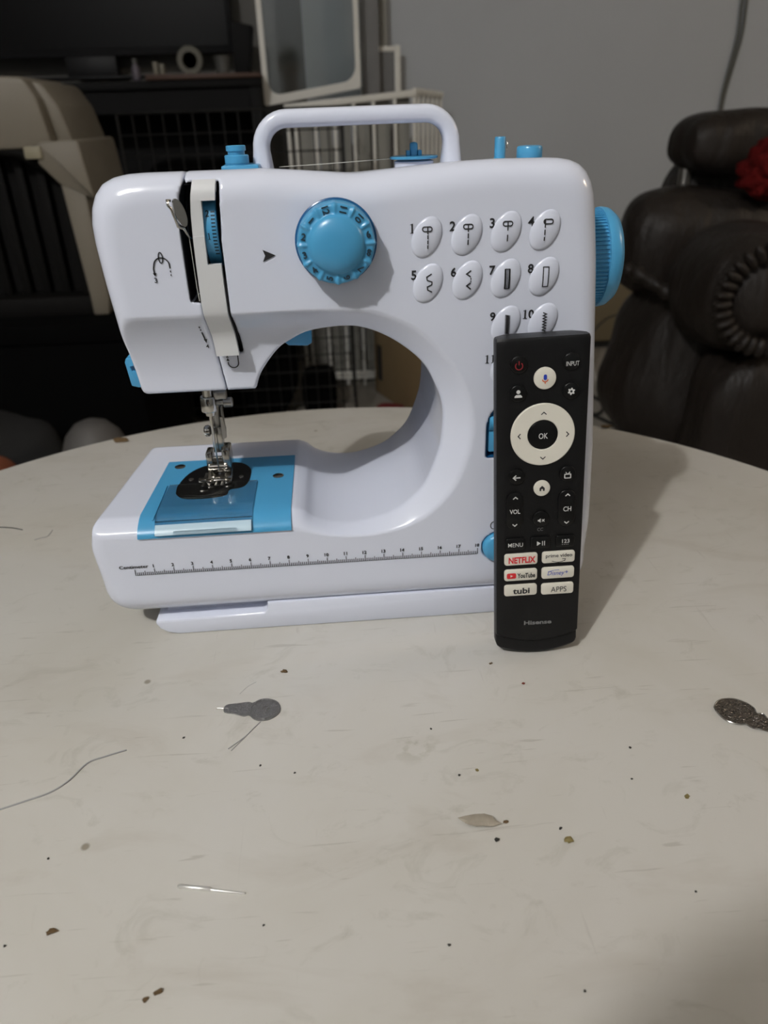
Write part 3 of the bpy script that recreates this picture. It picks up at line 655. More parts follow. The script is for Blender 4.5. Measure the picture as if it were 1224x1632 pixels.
mk('cover_grip', box(2.35, 5.55, -0.22, -0.08, 6.62, 6.78, 0.05), CLEAR, cvx)
mk('cover_rail', box(1.28, 1.36, 0.3, 4.3, 7.2, 7.27), BLUE, npl)
# needle bar, clamp, needle, presser bar, foot
nb = mk('needle_bar', join(lathe([(0, 11.5), (0.28, 11.5), (0.28, 14.2), (0, 14.2)], (4.27, 4.4, 0), n=20), lathe([(0, 11.45), (0.42, 11.45), (0.44, 11.5), (0.44, 12.2), (0.4, 12.26), (0, 12.26)], (4.27, 4.4, 0), n=24)), CHROME, sm, smooth=35)
mk('needle_clamp_screw', join(lathe([(0, 0.3), (0.14, 0.3), (0.14, 0.75), (0.26, 0.78), (0.26, 1.2), (0.2, 1.25), (0, 1.25)], (4.27, 4.4, 11.87), 'x', 20), box(4.6, 5.25, 4.2, 4.6, 12.1, 12.5, 0.05)), STEEL, nb, smooth=35)
mk('needle_collar', lathe([(0, 11.2), (0.24, 11.2), (0.26, 11.46), (0, 11.46)], (4.27, 4.4, 0), n=18), CHROME, nb)
mk('needle', tube([(4.27, 4.3, 11.4), (4.27, 4.3, 10.6), (4.28, 4.3, 10.4), (4.29, 4.3, 8.4), (4.29, 4.3, 7.9)], [0.08, 0.08, 0.05, 0.045, 0.01], 8), CHROME, nb)
pb = mk('presser_bar', join(lathe([(0, 10.1), (0.25, 10.1), (0.25, 14.2), (0, 14.2)], (4.45, 5.2, 0), n=20), box(4.72, 4.82, 4.9, 5.3, 9.9, 11.4, 0.03)), STEEL, sm, smooth=35)
mk('presser_shank', box(4.08, 4.66, 4.75, 5.3, 8.85, 10.35, 0.06), CHROME, pb)
mk('thumb_screw', lathe([(0, -0.5), (0.2, -0.5), (0.3, -0.42), (0.32, -0.3), (0.3, -0.2), (0.2, -0.14), (0, -0.14)], (4.2, 4.95, 10.1), 'x', 20), CHROME, pb, smooth=35)
mk('lifter_link', prism([(4.64, 9.6), (4.86, 9.7), (4.9, 10.2), (4.8, 10.9), (4.66, 10.9)], XZ, 4.8, 5.0), STEEL, pb, smooth=0)
pf = mk('presser_foot', join(box(3.62, 3.98, 4.5, 5.5, 7.85, 8.95, 0.1), box(4.5, 4.95, 4.5, 5.7, 7.75, 9.1, 0.1), box(3.62, 4.9, 4.9, 5.7, 7.7, 8.3, 0.08), box(3.55, 3.95, 4.0, 4.9, 7.3, 7.5, 0.06), box(4.55, 4.95, 4.0, 4.9, 7.3, 7.5, 0.06), prism([(5.6, 7.3), (5.6, 7.95), (4.9, 7.75), (4.2, 7.45), (4.2, 7.3)], YZ, 3.6, 4.92, 0.03)), CHROME, sm, smooth=35)
mk('foot_pin', lathe([(0, -0.6), (0.1, -0.6), (0.1, 0.6), (0, 0.6)], (4.25, 4.75, 8.55), 'x', 14), CHROME, pf)
mk('foot_crossbar', lathe([(0, -0.5), (0.14, -0.5), (0.14, 0.5), (0, 0.5)], (4.25, 4.45, 8.15), 'x', 14), CHROME, pf)
mk('foot_toe', box(3.15, 3.6, 3.9, 4.3, 7.5, 7.62, 0.03), CHROME, pf)

# ------------------------------------------------------------------ remote control
P0 = np.array([18.47, -3.5, -0.03]); eu = np.array([1, -.04, .026]); eu /= np.linalg.norm(eu); ew = np.array([-.03, .103, 1]); ew -= eu*(ew@eu); ew /= np.linalg.norm(ew); en = np.cross(eu, ew)
def rp(u, w_, d=0.0): return tuple(P0+eu*u+ew*w_+en*d)
RW, RL, RT = 4.2, 16.35, 1.72
rc = thing('remote_control', 'slim black television remote control leaning upright against the sewing machine', 'remote', (20.6, -3.0, 0))
def remote_geo():
    ws = [0.0, 0.06, 0.16, 0.32, 0.55, 0.76, 0.82, 0.86, 0.92, 1.15, 1.5, 2.2, 3, 6, 9, 12, 15, 15.9, 16.2, 16.3, 16.35]
    V = []; F = []; n = 0
    for w_ in ws:
        ins = 0.0
        e = min(w_, RL-w_)
        if w_ > 10: ins = 0.05*max(0, 1-e/0.15)**2
        else: ins = 0.28*max(0, 1-e/0.3)**2
        fd = 0.0; 
        if w_ < 0.9: fd = -0.2*(1-0.45*min(1, max(0, (0.82-w_)/0.82)))*(1 if w_ < 0.84 else 0.35)
        fd -= (0.2 if w_ < 5 else 0.05)*max(0, 1-e/0.2)**2
        bd = RT-0.35*max(0, 1-w_/5.0)-0.4*max(0, 1-e/0.4)**2
        a = RW/2-ins; ring = []
        k = 9
        pts = []
        for i in range(k): # front, left to right
            x = -1+2*i/(k-1); pts.append((x*(a-0.12), fd))
        pts += [(a-0.03, fd-0.05), (a, fd-0.16), (a, -0.7), (a-0.15, -bd+0.4), (a-0.5, -bd+0.08)]
        for i in range(5): pts.append(((1-2*i/4)*(a-0.8), -bd))
        pts += [(-a+0.5, -bd+0.08), (-a+0.15, -bd+0.4), (-a, -0.7), (-a, fd-0.16), (-a+0.03, fd-0.05)]
        n = len(pts)
        for x, d in pts:
            bulge = 0.5*(x/(RW/2))**2*max(0, min(1, (3-w_)/2.0))
            V.append(rp(RW/2+x, w_+bulge, d))
    for i in range(len(ws)-1):
        for k in range(n): F.append([i*n+k, i*n+(k+1) % n, (i+1)*n+(k+1) % n, (i+1)*n+k])
    F += [list(range(n))[::-1], [(len(ws)-1)*n+k for k in range(n)]]
    bm = bmesh.new(); bv = [bm.verts.new(v) for v in V]
    for f in F: bm.faces.new([bv[i] for i in f])
    return bm_geo(bm)
mk('remote_body', remote_geo(), RBODY, rc, smooth=32, label='black plastic casing')
def button(name, poly, m, h=0.1, bev=0.035, label=None):
    return mk(name, prism(poly, lambda a, b, d: rp(a, b, d), -0.05, h, bev, 2), m, rc, smooth=45, label=label)
def rprint(name, g, m, par, d=0.112): return mk(name, on(lambda a, b: rp(a, b, d), g), m, par, smooth=0)
cir = lambda x, z, r, n=36: ell(x, z, r, r, n)
b = button('button', cir(1.0, 15.22, 0.39), RBTN, label='black power button with a dark red symbol')
rprint('power_symbol', j2(stroke([(1.0+0.16*math.sin(math.radians(a)), 15.16+0.16*math.cos(math.radians(a))) for a in range(40, 321, 20)], 0.05), stroke([(1.0, 15.38), (1.0, 15.2)], 0.05)), RDRED, b)
b = button('button', cir(3.34, 15.22, 0.39), RBTN, label='black INPUT button')
rprint('button_lettering', j2(text('INPUT', 3.38, 15.13, wid=0.58, hgt=0.2, bold=0.003)), RINK, b)
b = button('button', cir(2.17, 14.54, 0.5), RWHITE, 0.11, label='ivory microphone button')
rprint('microphone_symbol', poly2(rrect(2.17-0.075, 2.17+0.075, 14.47, 14.72, 0.07, 4)), RBLUE, b, 0.122)
rprint('microphone_symbol', j2(stroke([(2.17+0.13*math.cos(math.radians(a)), 14.52+0.13*math.sin(math.radians(a))) for a in range(190, 351, 20)], 0.045), stroke([(2.17, 14.39), (2.17, 14.3)], 0.04)), RORANGE, b, 0.122)
b = button('button', cir(0.98, 13.93, 0.38), RBTN, label='black profile button')
rprint('person_symbol', j2(poly2(cir(0.98, 14.0, 0.09, 16)), poly2([(0.81, 13.74), (1.15, 13.74), (1.15, 13.8), (1.08, 13.87), (0.88, 13.87), (0.81, 13.8)])), RINK, b)
b = button('button', cir(3.36, 13.9, 0.38), RBTN, label='black settings button')
gear = []
for k in range(36):
    r = 0.165 if (k % 6) < 3 else 0.12; a = 2*math.pi*k/36+0.2; gear.append((3.36+r*math.cos(a), 13.88+r*math.sin(a)))
inn = [(3.36+0.055*math.cos(2*math.pi*k/36+0.2), 13.88+0.055*math.sin(2*math.pi*k/36+0.2)) for k in range(36)]
rprint('gear_symbol', (np.array(gear+inn), [[i, (i+1) % 36, 36+(i+1) % 36, 36+i] for i in range(36)]), RINK, b)
# navigation ring
def ring_geo(cx, cz, r0, r1, h):
    n = 64; prof = [(r1, -0.05), (r1, h-0.04), (r1-0.04, h), (r0+0.03, h), (r0, h-0.03), (r0, -0.05)]; V = []; F = []
    for r, d in prof:
        for k in range(n): V.append(rp(cx+r*math.cos(2*math.pi*k/n), cz+r*math.sin(2*math.pi*k/n), d))
    m_ = len(prof)
    for i in range(m_):
        for k in range(n): F.append([i*n+k, i*n+(k+1) % n, ((i+1) % m_)*n+(k+1) % n, ((i+1) % m_)*n+k])
    bm = bmesh.new(); bv = [bm.verts.new(v) for v in V]
    for f in F: bm.faces.new([bv[i] for i in f])
    return bm_geo(bm)
ring = mk('navigation_ring', ring_geo(2.13, 11.93, 0.70, 1.475, 0.1), RWHITE, rc, smooth=40, label='ivory navigation ring')
for (x, z, a) in ((2.15, 12.94, 90), (2.15, 10.83, 270), (1.05, 11.93, 180), (3.25, 11.9, 0)):
    r_ = math.radians(a); d_ = np.array([math.cos(r_), math.sin(r_)]); s2 = np.array([-d_[1], d_[0]]); c_ = np.array([x, z])
    rprint('arrow_mark', stroke([c_-d_*0.05+s2*0.12, c_+d_*0.06, c_-d_*0.05-s2*0.12], 0.045), INK, ring, 0.112)
b = button('button', cir(2.14, 11.93, 0.68, 48), RBTN, 0.09, label='round black OK button')
rprint('button_lettering', text('OK', 2.15, 11.88, wid=0.42, hgt=0.27, bold=0.01), RINK, b, 0.102)
b = button('button', cir(0.96, 9.96, 0.38), RBTN, label='black back button')
rprint('back_arrow', j2(stroke([(0.80, 9.92), (1.12, 9.92)], 0.055), stroke([(0.92, 10.04), (0.79, 9.92), (0.92, 9.80)], 0.055)), RINK, b)
b = button('button', cir(3.34, 9.96, 0.38), RBTN, label='black live television button')
rprint('television_symbol', j2(stroke(rrect(3.2, 3.48, 9.76, 9.95, 0.02, 2), 0.05, True), stroke([(3.24, 10.06), (3.31, 9.97)], 0.035), stroke([(3.44, 10.06), (3.37, 9.97)], 0.035)), RINK, b)
b = button('button', cir(2.15, 9.31, 0.39), RWHITE, 0.11, label='small ivory home button')
rprint('home_symbol', poly2([(2.03, 9.19), (2.11, 9.19), (2.11, 9.29), (2.19, 9.29), (2.19, 9.19), (2.27, 9.19), (2.27, 9.34), (2.15, 9.45), (2.03, 9.34)]), INK, b, 0.122)
chev = lambda x, z, s: stroke([(x-0.11, z-0.05*s), (x, z+0.05*s), (x+0.11, z-0.05*s)], 0.05)
b = button('rocker_button', rrect(0.46, 1.28, 7.3, 9.18, 0.4, 8), RBTN, label='black VOL rocker')
rprint('button_lettering', j2(chev(0.9, 8.9, 1), text('VOL', 0.88, 8.21, wid=0.5, hgt=0.23, bold=0.012), chev(0.88, 7.51, -1)), RINK, b)
b = button('rocker_button', rrect(2.95, 3.77, 7.28, 9.15, 0.4, 8), RBTN, label='black CH rocker')
rprint('button_lettering', j2(chev(3.38, 8.9, 1), text('CH', 3.38, 8.19, wid=0.38, hgt=0.25, bold=0.012), chev(3.37, 7.49, -1)), RINK, b)
b = button('button', cir(2.14, 7.75, 0.4), RBTN, label='black mute button')
rprint('mute_symbol', j2(poly2([(1.98, 7.63), (2.03, 7.63), (2.12, 7.56), (2.12, 7.78), (2.03, 7.71), (1.98, 7.71)]), stroke([(2.18, 7.61), (2.30, 7.73)], 0.04), stroke([(2.18, 7.73), (2.30, 7.61)], 0.04)), RINK, b)
rprint('panel_lettering', text('CC', 2.13, 7.16, wid=0.28, hgt=0.16), RGREY, rc, 0.012)
for (x0, x1, lab, s) in ((0.45, 1.4, 'MENU', None), (1.66, 2.61, 'play pause', None), (2.9, 3.8, '123', None)):
    b = button('button', rrect(x0, x1, 6.18, 6.8, 0.12, 4), RBTN, label='small black %s button' % lab); xc = (x0+x1)/2
    if lab == 'MENU': g = text('MENU', xc, 6.45, wid=0.72, hgt=0.21, bold=0.002)
    elif lab == '123': g = j2(text('123', xc+0.02, 6.50, wid=0.36, hgt=0.2, bold=0.012), *[poly2(cir(xc-0.14+0.09*i, 6.33, 0.018, 6)) for i in range(4)])
    else: g = j2(poly2([(xc-0.17, 6.34), (xc+0.02, 6.46), (xc-0.17, 6.58)]), stroke([(xc+0.1, 6.34), (xc+0.1, 6.58)], 0.04), stroke([(xc+0.2, 6.34), (xc+0.2, 6.58)], 0.04))
    rprint('button_lettering', g, RINK, b)
pill = [(0.39, 2.02, 5.27, 6.03), (2.24, 3.85, 5.27, 6.03), (0.39, 2.02, 4.41, 5.17), (2.24, 3.85, 4.41, 5.17), (0.39, 2.02, 3.56, 4.32), (2.24, 3.85, 3.52, 4.28)]
labs = ['ivory shortcut button with red capitals', 'ivory shortcut button with a curved arrow under its words', 'ivory shortcut button with a red play badge', 'ivory shortcut button with blue script', 'ivory shortcut button with heavy lowercase letters', 'ivory APPS button']
for k, (x0, x1, z0, z1) in enumerate(pill):
    z0 += 0.07; z1 -= 0.07
    b = button('shortcut_button', rrect(x0, x1, z0, z1, 0.14, 5), RWHITE, label=labs[k]); xc, zc = (x0+x1)/2, (z0+z1)/2-0.03
    if k == 0: rprint('button_lettering', text('NETFLIX', xc+0.05, zc, wid=1.32, hgt=0.34, bold=0.035), RRED, b)
    if k == 1: rprint('button_lettering', j2(text('prime video', xc+0.02, zc+0.1, wid=1.3, hgt=0.25, bold=0.012), stroke([(xc-0.32+0.62*i/10, zc-0.13-0.11*math.sin(math.pi*(i+1)/12)) for i in range(11)], 0.03), stroke([(xc+0.18, zc-0.07), (xc+0.34, zc-0.07), (xc+0.30, zc-0.2)], 0.03)), INK, b)
    if k == 2:
        rprint('play_badge', poly2(rrect(x0+0.12, x0+0.58, zc-0.14, zc+0.16, 0.08, 4)), RRED, b); rprint('play_badge_triangle', poly2([(x0+0.3, zc-0.06), (x0+0.42, zc+0.01), (x0+0.3, zc+0.08)]), RWHITE, b, 0.118)
        rprint('button_lettering', text('YouTube', x0+1.08, zc, wid=0.88, hgt=0.27, bold=0.03), INK, b)
    if k == 3: rprint('button_lettering', j2(text('Disney', xc-0.1, zc, wid=0.82, hgt=0.3, slant=0.25), text('+', xc+0.42, zc+0.06, hgt=0.15, bold=0.01), stroke([(xc-0.5, zc+0.12)]+[(xc-0.05-0.42*math.cos(math.radians(a)), zc+0.05+0.15*math.sin(math.radians(a))) for a in range(30, 120, 15)], 0.025)), RBLUE, b)
    if k == 4: rprint('button_lettering', text('tubi', xc+0.03, zc, wid=0.84, hgt=0.33, bold=0.028), INK, b)
    if k == 5: rprint('button_lettering', text('APPS', xc+0.06, zc, wid=0.78, hgt=0.3), INK, b)
rprint('maker_lettering', text('Hisense', 2.12, 1.98, wid=1.4, hgt=0.24, bold=0.03), RGREY, rc, 0.012)
mk('sensor_hole', prism(cir(2.14, 15.8, 0.06, 12), lambda a, b_, d: rp(a, b_, d), -0.02, 0.012), BLACKP, rc)
#--BG--
# ------------------------------------------------------------------ small things on the table
def flat_plate(outline, z0, z1, bev=0.015): return prism(outline, XY, z0, z1, bev, 1)
PEWTER = mat('stamped_grey_metal', (0.26, 0.255, 0.25), 0.42, metal=0.85, vary=0.2, vscale=400, bump=0.5, bscale=900)
PEWTER2 = mat('stamped_shiny_metal', (0.22, 0.205, 0.19), 0.22, metal=1.0, vary=0.2, vscale=400, bump=0.6, bscale=900)
GTHREAD = mat('grey_thread', (0.34, 0.34, 0.34), 0.8); DTHREAD = mat('dark_thread', (0.06, 0.06, 0.06), 0.8)
def emboss(c, ax, ay, z):
    g = [tube([(c[0]+ax*math.cos(a)*k, c[1]+ay*math.sin(a)*k, z) for a in [2*math.pi*i/28 for i in range(28)]], 0.018, 6, closed=True) for k in (0.92,)]
    pr = [(-0.25, -0.2), (-0.15, 0.1), (0.0, 0.28), (0.2, 0.25), (0.28, 0.05), (0.15, -0.1), (0.2, -0.3), (-0.1, -0.35)]
    g.append(tube([(c[0]+a*ax, c[1]+b*ay, z) for a, b in pr], 0.02, 6)); g.append(tube([(c[0]+a*ax*0.5+0.05, c[1]+b*ay*0.5, z) for a, b in pr], 0.018, 6)); return join(*g)
o1 = crom([(4.67, -5.87), (4.76, -6.16), (5.24, -6.31), (5.69, -6.51), (5.93, -6.46), (6.2, -6.76), (6.54, -6.9), (6.97, -6.84), (7.34, -6.54), (7.44, -6.13), (7.3, -5.73), (7.04, -5.5), (6.68, -5.39), (6.34, -5.44), (6.06, -5.63), (5.85, -5.54), (5.31, -5.59), (4.87, -5.61), (4.71, -5.74), (4.67, -5.87)], 3)[:-1]
t1 = thing('needle_threader', 'dull grey metal needle threader lying in front of the sewing machine base', 'needle threader', (6.3, -6.1, 0), 'needle threaders')
mk('threader_plate', flat_plate(o1, 0.005, 0.06), PEWTER, t1, smooth=30)
mk('embossed_relief', emboss((6.68, -6.13), 0.72, 0.70, 0.065), PEWTER, t1)
mk('threader_hook', tube([(4.72, -5.88, 0.04), (4.5, -5.84, 0.05), (4.35, -5.82, 0.05), (4.33, -5.86, 0.05)], 0.022, 6), STEEL, t1)
o2 = crom([(27.81, -8.25), (27.8, -8.58), (27.9, -9.01), (28.15, -9.3), (28.52, -9.45), (28.75, -9.46), (28.9, -9.69), (29.33, -9.88), (29.9, -10.2), (30.4, -10.35), (30.55, -10.1), (30.3, -9.6), (29.89, -9.2), (29.82, -8.92), (29.57, -8.81), (29.61, -8.52), (29.47, -8.19), (29.19, -7.9), (28.76, -7.77), (28.33, -7.81), (28.03, -7.99), (27.81, -8.25)], 3)[:-1]
t2 = thing('needle_threader', 'shiny metal needle threader cut off by the right edge of the photo', 'needle threader', (28.8, -8.8, 0), 'needle threaders')
mk('threader_plate', flat_plate(o2, 0.005, 0.07), PEWTER2, t2, smooth=30)
mk('plate_rim', tube([(x, y, 0.07) for x, y in o2], 0.03, 6, closed=True), CHROME, t2)
mk('embossed_relief', join(emboss((28.72, -8.6), 0.7, 0.62, 0.075), tube([(29.3, -9.1, 0.075), (29.7, -9.5, 0.075)], 0.02, 6), tube([(29.15, -9.25, 0.075), (29.5, -9.6, 0.075)], 0.02, 6)), PEWTER2, t2)
mk('threader_hook', tube([(30.45, -10.2, 0.05), (30.8, -10.5, 0.06)], 0.022, 6), STEEL, t2)
NEEDM = mat('bright_steel', (0.85, 0.84, 0.80), 0.32, metal=0.75, vary=0.05)
nd = thing('machine_needle', 'short silver broken needle lying on the near part of the table', 'needle', (5.3, -15.5, 0))
mk('needle_shank', tube([(4.09, -15.2, 0.07), (4.15, -15.22, 0.085), (5.25, -15.44, 0.085), (5.32, -15.455, 0.07)], [0.05, 0.085, 0.085, 0.05], 12), NEEDM, nd)
mk('needle_blade', tube([(5.25, -15.44, 0.06), (5.5, -15.49, 0.05), (6.56, -15.71, 0.045), (6.6, -15.715, 0.045)], [0.06, 0.048, 0.045, 0.03], 10), NEEDM, nd)
def thread(path, label, m, r=0.022):
    p3 = crom([(a, b_, r) for a, b_ in path], 5); return setp(mk('thread', tube(p3, r, 6), m, smooth=60), label, 'thread', 'loose threads on the table')
thread([(-4.6, -11.1), (-3.98, -10.93), (-3.07, -10.6), (-2.15, -10.23), (-1.53, -9.65), (-0.99, -8.72), (-0.25, -8.39), (0.58, -8.1)], 'long pale grey thread lying at the left edge of the table front', GTHREAD, 0.036)
thread([(-14.2, 14.3), (-13.4, 14.28), (-12.46, 14.07), (-11.63, 13.69)], 'dark thread at the left edge of the photo, level with the machine base', DTHREAD, 0.035)
thread([(-10.29, 12.13), (-9.93, 12.34), (-9.53, 12.55), (-9.47, 13.42)], 'short kinked grey thread left of the sewing machine base', GTHREAD, 0.025)
thread([(6.52, -6.95), (6.25, -7.32), (5.87, -7.84), (5.19, -8.5)], 'grey thread trailing from the dull needle threader', GTHREAD, 0.025)
thread([(6.1, -7.5), (5.87, -7.88), (5.6, -8.25), (5.34, -8.62)], 'second thin thread end beside the dull needle threader', GTHREAD, 0.02)
thread([(5.35, -4.9), (5.7, -4.4), (6.1, -4.1)], 'fine hair-like thread behind the dull needle threader', GTHREAD, 0.009)
CRB = mat('brown_crumb', (0.10, 0.06, 0.022), 0.8, vary=0.4, vscale=600); CRD = mat('dark_crumb', (0.02, 0.018, 0.015), 0.8); CRY = mat('olive_crumb', (0.20, 0.16, 0.06), 0.8, vary=0.5, vscale=600); CRR = mat('red_crumb', (0.14, 0.02, 0.008), 0.7); CRG = mat('pale_flake', (0.30, 0.265, 0.21), 0.7, vary=0.3, vscale=300)
def crumb(x, y, s, m, label, ecc=1.4, rot=0.0, group='crumbs on the table'):
    bm = bmesh.new(); bmesh.ops.create_icosphere(bm, subdivisions=2, radius=1.0); sd = random.random()*50
    for v in bm.verts:
        k = 0.85+0.65*mnoise.noise(v.co*1.7+Vector((sd, 0, 0))); q = v.co*k; c, s2 = math.cos(rot), math.sin(rot); a, b_ = q.x*ecc*s, q.y*s
        v.co = (x+a*c-b_*s2, y+a*s2+b_*c, s*0.45+q.z*s*0.45)
    V, F = bm_geo(bm); V[:, 2] -= V[:, 2].min()
    return setp(mk('crumb', (V, F), m, smooth=30), label, 'crumb', group)
crumb(7.48, -3.47, 0.13, CRB, 'brown crumb in front of the machine foot, above the dull threader')
crumb(15.7, -13.5, 0.33, CRG, 'largest pale mottled flake on the near right part of the table', 2.2, -0.1)
crumb(16.75, -13.55, 0.08, CRB, 'orange-brown tip bit at the right end of the pale flake', 1.6)
crumb(16.23, -14.34, 0.10, CRD, 'round black crumb below the pale mottled flake', 1.1)
crumb(18.98, -14.64, 0.15, CRY, 'olive crumb cluster right of the pale mottled flake', 1.6, 0.2)
crumb(24.39, -13.07, 0.11, CRY, 'small olive crumb far right, below the shiny threader', 1.3, 0.7)
crumb(16.09, -10.84, 0.08, CRY, 'tiny olive crumb above the pale mottled flake', 1.3)
crumb(-8.56, 29.45, 0.45, CRB, 'brown crumb near the far left rim of the table', 1.8, -0.2)
crumb(-0.09, -16.54, 0.12, CRB, 'brown crumb near the lower left corner of the photo', 1.8, 0.2)
crumb(4.09, -18.96, 0.11, CRB, 'lowest brown crumb, near the bottom edge of the photo', 1.6, 0.5)
crumb(3.70, -19.15, 0.09, CRB, 'brown speck touching the lowest brown crumb', 1.3, 0.5)
crumb(19.37, -5.66, 0.08, CRR, 'reddish crumb in front of the remote control', 1.2)
crumb(18.08, -3.99, 0.07, CRB, 'tiny brown crumb by the bottom left corner of the remote', 1.8, 0.5)
for x, y in [(3.05, -7.59), (15.29, -11.03), (22.49, -11.96), (18.82, -14.07), (22.9, -17.15), (17.87, -20.16), (-1.19, -13.5), (7.36, -16.98), (-1.58, -16.9), (6.71, -9.61), (23.05, -10.25), (13.76, -18.28), (8.24, -10.19), (14.44, -8.22)]:
    crumb(x, y, 0.045+0.02*random.random(), CRD, 'tiny black speck on the cream table top', 1.2, random.random()*3, 'tiny black specks on the table')
crumb(34.5, 26.3, 0.3, CRB, 'dark brown crumb by the far rim, right of the machine', 1.8)

# ------------------------------------------------------------------ recliner at the right
LEATH = mat('dark_brown_leather', (0.0165, 0.0125, 0.0105), 0.5, spec=0.3, vary=0.35, vscale=9, bump=0.8, bscale=9, stretch=(2.0, 2.0, 0.5), bdist=0.02)
rcl = thing('recliner', 'dark brown padded leather recliner behind the table at the right', 'recliner', (122, 168, FL))
mk('headrest', superell((124, 179, 15.5), (20.5, 10, 8.2), 0.75, 0.7, 48, 30, amp=0.12, freq=0.09), LEATH, rcl, smooth=180)
mk('backrest', superell((128, 190, -22), (22, 9, 36), 0.5, 0.5), LEATH, rcl, smooth=180)
mk('back_cushion', superell((124, 173, -13), (35, 15, 16.5), 0.65, 0.7, 56, 36, amp=0.08, freq=0.08, ry=-0.2), LEATH, rcl, smooth=180)
mk('side_panel', superell((122, 162, -44), (36, 22, 26), 0.65, 0.75, 56, 36, amp=0.05, freq=0.07, ry=-0.30), LEATH, rcl, smooth=180)
mk('arm_front', superell((121, 131, -56), (24.5, 11, 30), 0.35, 0.5, 48, 30, amp=0.03, freq=0.08), LEATH, rcl, smooth=180)
mk('arm_pad', superell((107, 137, -13), (15.5, 18.5, 14), 0.85, 0.85, 48, 30, amp=0.05, freq=0.1), LEATH, rcl, smooth=180)
for k in range(20):
    a = math.radians(75+k*11.0); mk('leather_pleat', superell((104.5+11*math.cos(a), 119.3+1.2*math.cos(a)**2, -12.0+10.5*math.sin(a)), (2.2, 1.6, 1.0), 1, 1, 14, 8, ry=a), LEATH, rcl, smooth=180)
mk('seam_roll', tube(crom([(85.5, 156, -11.5), (89, 151, -13), (94, 146, -16.5), (99, 141, -21), (103, 136, -26)], 6), [1.6+0.5*math.sin(i*1.9) for i in range(25)], 12), LEATH, rcl, smooth=180)
mk('base_frame', box(112, 148, 142, 196, FL, FL+14, 1.5), BLACKP, rcl)
mk('headrest_post', tube([(109, 182, 2), (109, 182, 12)], 1.6, 12), STEEL, rcl)
RED = mat('red_plush', (0.10, 0.006, 0.006), 0.95, spec=0.1, vary=0.5, vscale=60, bump=1.0, bscale=120, bdist=0.01)
pl = thing('plush_toy', 'fuzzy dark red plush resting on the recliner', 'plush toy', (122, 160, 3))
mk('plush_body', superell((122, 160, 10), (8.5, 6.5, 6.5), 0.9, 0.9, 64, 40, amp=0.35, freq=0.35), RED, pl, smooth=180)
mk('plush_ear', superell((116, 157, 8.0), (3.4, 2.5, 3.6), 1, 1, 32, 20, amp=0.4, freq=0.5), RED, pl, smooth=180)
mk('plush_ear', superell((127, 158, 6.5), (4, 3, 3.5), 1, 1, 32, 20, amp=0.4, freq=0.5), RED, pl, smooth=180)
CORD = mat('grey_cord', (0.10, 0.10, 0.085), 0.6)
for nm, off, lab in (('wall_cord', 0.0, 'left strand of the grey cord hanging down the wall above the recliner'), ('wall_cord', 1.9, 'right strand of the grey cord hanging down the wall above the recliner')):
    setp(mk(nm, tube(crom([(173.5+off, 299, 120), (174.5+off, 299, 75), (174.6+off, 299, 60), (175.2+off*0.9, 299, 48), (173.8+off*0.7, 299, 36), (172.8+off*0.5, 299, 26), (173+off*0.4, 299, 10), (173+off*0.4, 299, -20)], 5), 0.55, 8), CORD), lab, 'cord', 'cords on the wall')
# floor cables by the recliner
BC = mat('black_cable', (0.01, 0.01, 0.01), 0.5); WC = mat('white_cable', (0.5, 0.47, 0.42), 0.5)
setp(mk('floor_cable', tube(crom([(104, 255, FL+0.6), (101, 240, FL+0.6), (98, 222, FL+0.6), (104, 214, FL+0.6), (110, 226, FL+0.6), (104, 240, FL+0.6), (99, 226, FL+0.6), (106, 205, FL+0.6), (114, 190, FL+0.6)], 6), 0.6, 8), BC), 'black cable looping over the floor beside the recliner', 'cable')
setp(mk('white_cable', tube(crom([(112, 258, FL+24), (111, 250, FL+14), (112, 240, FL+4), (112, 230, FL+0.9), (109, 220, FL+1.9), (111, 205, FL+0.9)], 6), 0.8, 8), WC), 'white cable drooping to the floor beside the recliner', 'cable')
WOODM = mat('tan_board', (0.145, 0.115, 0.065), 0.7, vary=0.15, vscale=5)
bd = thing('tan_board', 'tan board leaning on the wall behind the recliner', 'board', (135, 296, FL+4.2))
mk('board_panel', box(112, 165, 295, 298.4, FL+4.2, -44, 0.3), WOODM, bd)
mk('board_wire', tube(crom([(127, 294.7, -67), (131, 294.6, -62), (135, 294.6, -59), (140, 294.7, -58)], 4), 0.35, 6), BC, bd)

# ------------------------------------------------------------------ behind the machine: rack, crate, panels, carton
WPAINT = mat('white_paint', (0.72, 0.71, 0.66), 0.5, vary=0.05); WSHADE = mat('shaded_white_paint', (0.24, 0.235, 0.21), 0.6, vary=0.08)  # WSHADE: the white paint with shade put into its colour
rk = thing('slatted_rack', 'white slatted rack standing by the wall behind the carry handle', 'rack', (26, 268, FL))
zt = lambda x: 28.4+(x-0.8)*0.07
mk('top_rail', prism([(-2, zt(-2)-1.6), (44.5, zt(44.5)-1.6), (44.5, zt(44.5)+0.6), (-2, zt(-2)+0.6)], XZ, 261, 263.5, 0.4), WPAINT, rk)
mk('bottom_rail', box(-2, 44.5, 261, 263.5, FL+3, FL+6, 0.4), WPAINT, rk)
for x in (-1.0, 1.6, 8.5, 15.4, 22.3, 29.2, 36.8, 43.6): mk('bar', box(x-0.55, x+0.55, 261.7, 262.8, FL, zt(x), 0.2), WPAINT, rk)
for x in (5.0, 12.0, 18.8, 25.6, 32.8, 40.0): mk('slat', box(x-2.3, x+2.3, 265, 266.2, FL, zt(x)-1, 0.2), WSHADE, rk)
mk('side_rail', tube([(43.6, 262, 31.5), (56, 282, 30.5)], 1.1, 10), WPAINT, rk)
